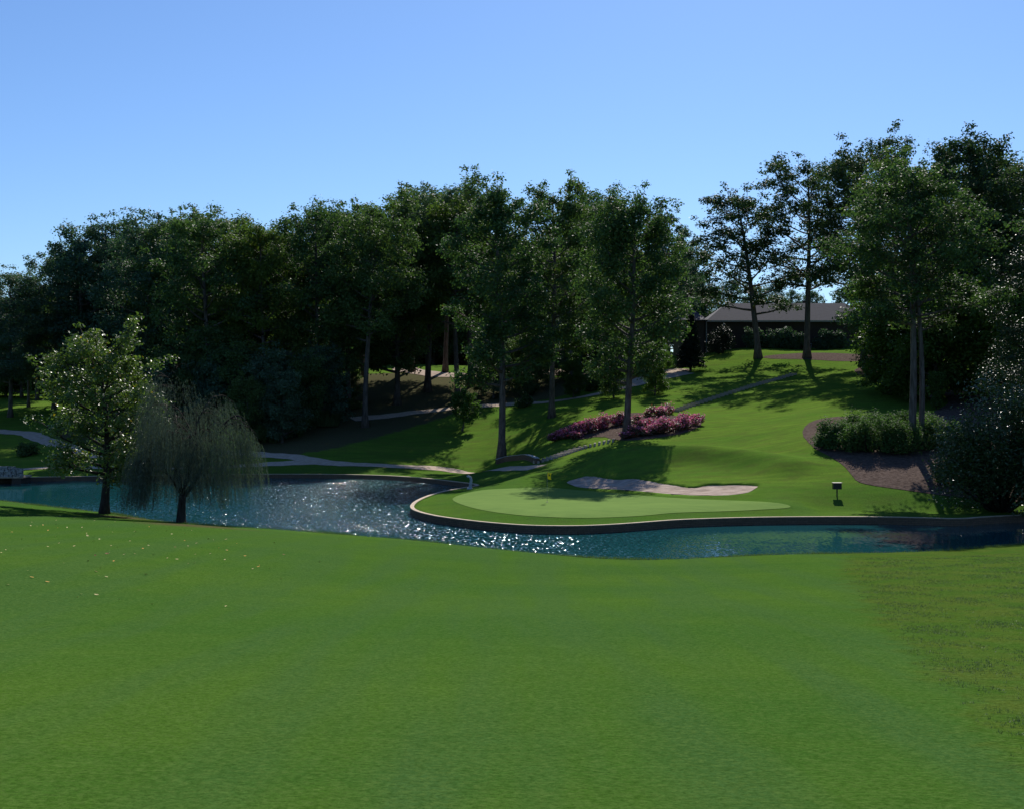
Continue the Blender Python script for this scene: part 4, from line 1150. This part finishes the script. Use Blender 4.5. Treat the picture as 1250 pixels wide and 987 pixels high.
# black box on a post near the right bank
def box_post():
    q = hit(1022, 606, 80); root = empty('signal_box', tuple(q), 0, (.85, .85, .85))
    MB().box((0, 0, .35), (.10, .10, .9)).build('post', M['black'], root)
    b = MB().box((0, 0, .88), (.72, .42, .52)); b.build('box', M['black'], root)
    MB().box((0, 0, 1.165), (.80, .50, .05)).build('lid', M['black'], root)
    tag(root, 'black square box on a short post on the grass right of the green', 'box')
box_post()

# ------------------------------------------------------------------ fallen leaves
def leaf_mesh(kind):
    V = [(-.5, 0, 0), (-.18, -.26, .03), (.2, -.2, .02), (.5, 0, .08), (.2, .22, .05), (-.18, .28, .02), (0, 0, -.02)]
    Fc = [(6, 0, 1), (6, 1, 2), (6, 2, 3), (6, 3, 4), (6, 4, 5), (6, 5, 0)]
    me = bpy.data.meshes.new('fallen_leaf'); me.from_pydata(V, [], Fc); me.update(); me.materials.append(M[kind]); return me
LM = {k: leaf_mesh(k) for k in ('fall_yellow', 'fall_orange', 'fall_brown')}
rl_ = random.Random(77)
lab = {'fall_yellow': 'pale yellow fallen leaf lying on the near fairway', 'fall_orange': 'orange fallen leaf lying on the near fairway', 'fall_brown': 'reddish brown fallen leaf lying on the near fairway'}
known = [(14, 615), (35, 636), (68, 640), (52, 641), (90, 667), (120, 662), (98, 661), (18, 672), (33, 697), (9, 714), (38, 706), (57, 711), (77, 688), (116, 698), (94, 730), (130, 676), (132, 676), (117, 727), (168, 721), (185, 738), (203, 648), (204, 682),
         (237, 687), (238, 677), (267, 669), (276, 672), (277, 672), (225, 660), (174, 670), (242, 682), (315, 692), (316, 690), (346, 677), (308, 695), (329, 694), (343, 707), (390, 686), (181, 666), (145, 732), (40, 620), (60, 618), (87, 625), (25, 629), (8, 628)]
for i in range(150):
    if i < len(known): u, v = known[i]
    else:
        u = abs(rl_.gauss(0, 170)); v = 612 + u * .11 + abs(rl_.gauss(6, 42))
        if v > 770 or u > 460 or u > 330 and rl_.random() < .5: continue
        vs = np.interp(u, [0, 60, 128, 217, 330, 500], [610, 618, 626, 639, 646, 658])
        if v < vs + 2: continue
    q = hit(u, v, 20, 105)
    k = rl_.choices(('fall_yellow', 'fall_orange', 'fall_brown'), (6, 2, 1.2))[0]
    s = rl_.uniform(.07, .15)
    o = link('fallen_leaf', LM[k], None, None, (q[0], q[1], q[2] + .012 + .12 * s))
    o.rotation_euler = (rl_.uniform(-.3, .5), rl_.uniform(-.3, .3), rl_.uniform(0, 6.28)); o.scale = (s, s, s)
    tag(o, lab[k], 'fallen leaf', f'{lab[k].split(" fallen")[0]} leaves on the near fairway')

def tufts():
    rg = np.random.default_rng(21); y = rg.uniform(9, 62, 60000); x = (rg.uniform(1000, 1420, 60000) - CU) * y / F
    rx = np.interp(y, rl[o_, 1], rl[o_, 0]); k = (x > rx + rg.exponential(.8, len(x)) - .2); x, y = x[k], y[k]
    cl = np.sin(x * 1.9 + 1.3 * np.sin(y * .9)) * np.sin(y * 1.3 + x * .6) + rg.normal(size=len(x)) * .5
    k = cl > .35; x, y = x[k], y[k]; k = seg_dist(x, y, _near)[0] > 1.5; x, y = x[k], y[k]
    z = land(x, y); B = 5; n = len(x) * B
    x = np.repeat(x, B) + rg.normal(size=n) * .025; y = np.repeat(y, B) + rg.normal(size=n) * .025; z = np.repeat(z, B)
    L = rg.uniform(.02, .06, n); a = rg.uniform(0, 6.28, n); ln = rg.uniform(.01, .05, n)
    p0 = np.stack([x, y, z - .005], 1); p1 = p0 + np.stack([np.cos(a) * ln, np.sin(a) * ln, L], 1); w_ = np.stack([np.sin(a), -np.cos(a), a * 0], 1) * .006
    V = np.stack([p0 - w_, p0 + w_, p1], 1).reshape(-1, 3)
    me = np_mesh('rough_grass', V, np.arange(3 * n).reshape(-1, 3), False); add_attr(me, 'tint', np.repeat(rg.uniform(0, 1, n), 3))
    o = link('rough_grass', me, M['grassblade']); tag(o, 'uneven yellowish rough grass on the right of the fairway', 'grass', kind='stuff'); print('tufts', n)
tufts()
def bank_grass():
    rg = np.random.default_rng(22); ln_ = np.array([p for p in near_s if -46 < p[0] < 40]); seg = np.hypot(*np.diff(ln_, axis=0).T); s_ = np.concatenate([[0], np.cumsum(seg)])
    n = 30000; t = rg.uniform(0, s_[-1], n); dens = .5 + .5 * np.sin(t * .7 + 2 * np.sin(t * .23)); k = rg.uniform(0, 1, n) < dens + .25; t = t[k]; n = len(t)
    x = np.interp(t, s_, ln_[:, 0]) + rg.normal(size=n) * .12; y = np.interp(t, s_, ln_[:, 1]) - np.abs(rg.normal(size=n)) * .22 + .12
    z = land(x, y) - .02; L = rg.uniform(.05, .17, n) * (.6 + .6 * np.sin(t * .31) ** 2); a = rg.uniform(0, 6.28, n); ll = rg.uniform(.01, .07, n)
    p0 = np.stack([x, y, z], 1); p1 = p0 + np.stack([np.cos(a) * ll, np.sin(a) * ll, L], 1); w_ = np.stack([np.sin(a), -np.cos(a), a * 0], 1) * .009
    me = np_mesh('bank_grass', np.stack([p0 - w_, p0 + w_, p1], 1).reshape(-1, 3), np.arange(3 * n).reshape(-1, 3), False); add_attr(me, 'tint', np.repeat(rg.uniform(0, 1, n), 3))
    o = link('bank_grass', me, M['grassblade']); tag(o, 'ragged fringe of longer grass along the near edge of the pond', 'grass', kind='stuff')
bank_grass()

# ------------------------------------------------------------------ light, sky, camera
SUN_AZ, SUN_EL = R(11.5), R(39)
w = bpy.data.worlds.new('World'); SC.world = w; w.use_nodes = True
nt = w.node_tree; nt.nodes.clear()
sky = nt.nodes.new('ShaderNodeTexSky'); sky.sky_type = 'NISHITA'; sky.sun_disc = False
sky.sun_elevation = SUN_EL; sky.sun_rotation = SUN_AZ; sky.altitude = 300
sky.air_density = 1.0; sky.dust_density = 0.3; sky.ozone_density = 2.0
bg = nt.nodes.new('ShaderNodeBackground'); bg.inputs[1].default_value = 0.075
ow = nt.nodes.new('ShaderNodeOutputWorld')
tint = mixc(nt, 1.0, sky.outputs[0], (0.68, 0.895, 1.20), 'MULTIPLY'); nt.links.new(tint, bg.inputs[0]); nt.links.new(bg.outputs[0], ow.inputs[0])
sl = bpy.data.lights.new('sun', 'SUN'); sl.energy = 5.0; sl.angle = R(0.5); sl.color = (1.0, 0.95, 0.87)
so = bpy.data.objects.new('sun', sl); COL.objects.link(so)
dirv = Vector((math.sin(SUN_AZ) * math.cos(SUN_EL), math.cos(SUN_AZ) * math.cos(SUN_EL), math.sin(SUN_EL)))
so.rotation_euler = dirv.to_track_quat('Z', 'Y').to_euler()
so.location = (40, 120, 80)

cam = bpy.data.cameras.new('camera'); co = bpy.data.objects.new('camera', cam); COL.objects.link(co)
cam.sensor_width = 36; cam.lens = 36 * F / 1250; cam.clip_end = 8000; cam.clip_start = .5
co.location = (0, 0, CAMH); co.rotation_euler = (math.pi / 2 - math.atan((493.5 - HY) / F), 0, 0)
SC.camera = co
SC.view_settings.view_transform = 'Standard'; SC.view_settings.look = 'None'; SC.view_settings.gamma = 1
SC.view_settings.exposure = 0.42; SC.view_settings.use_curve_mapping = False
SC.cycles.use_denoising = True
SC.cycles.max_bounces = 6; SC.cycles.diffuse_bounces = 3; SC.cycles.glossy_bounces = 3; SC.cycles.transmission_bounces = 3
SC.cycles.sample_clamp_direct = 0; SC.cycles.sample_clamp_indirect = 6
print('objects', len(bpy.data.objects), 'ground polys', len(g.data.polygons))
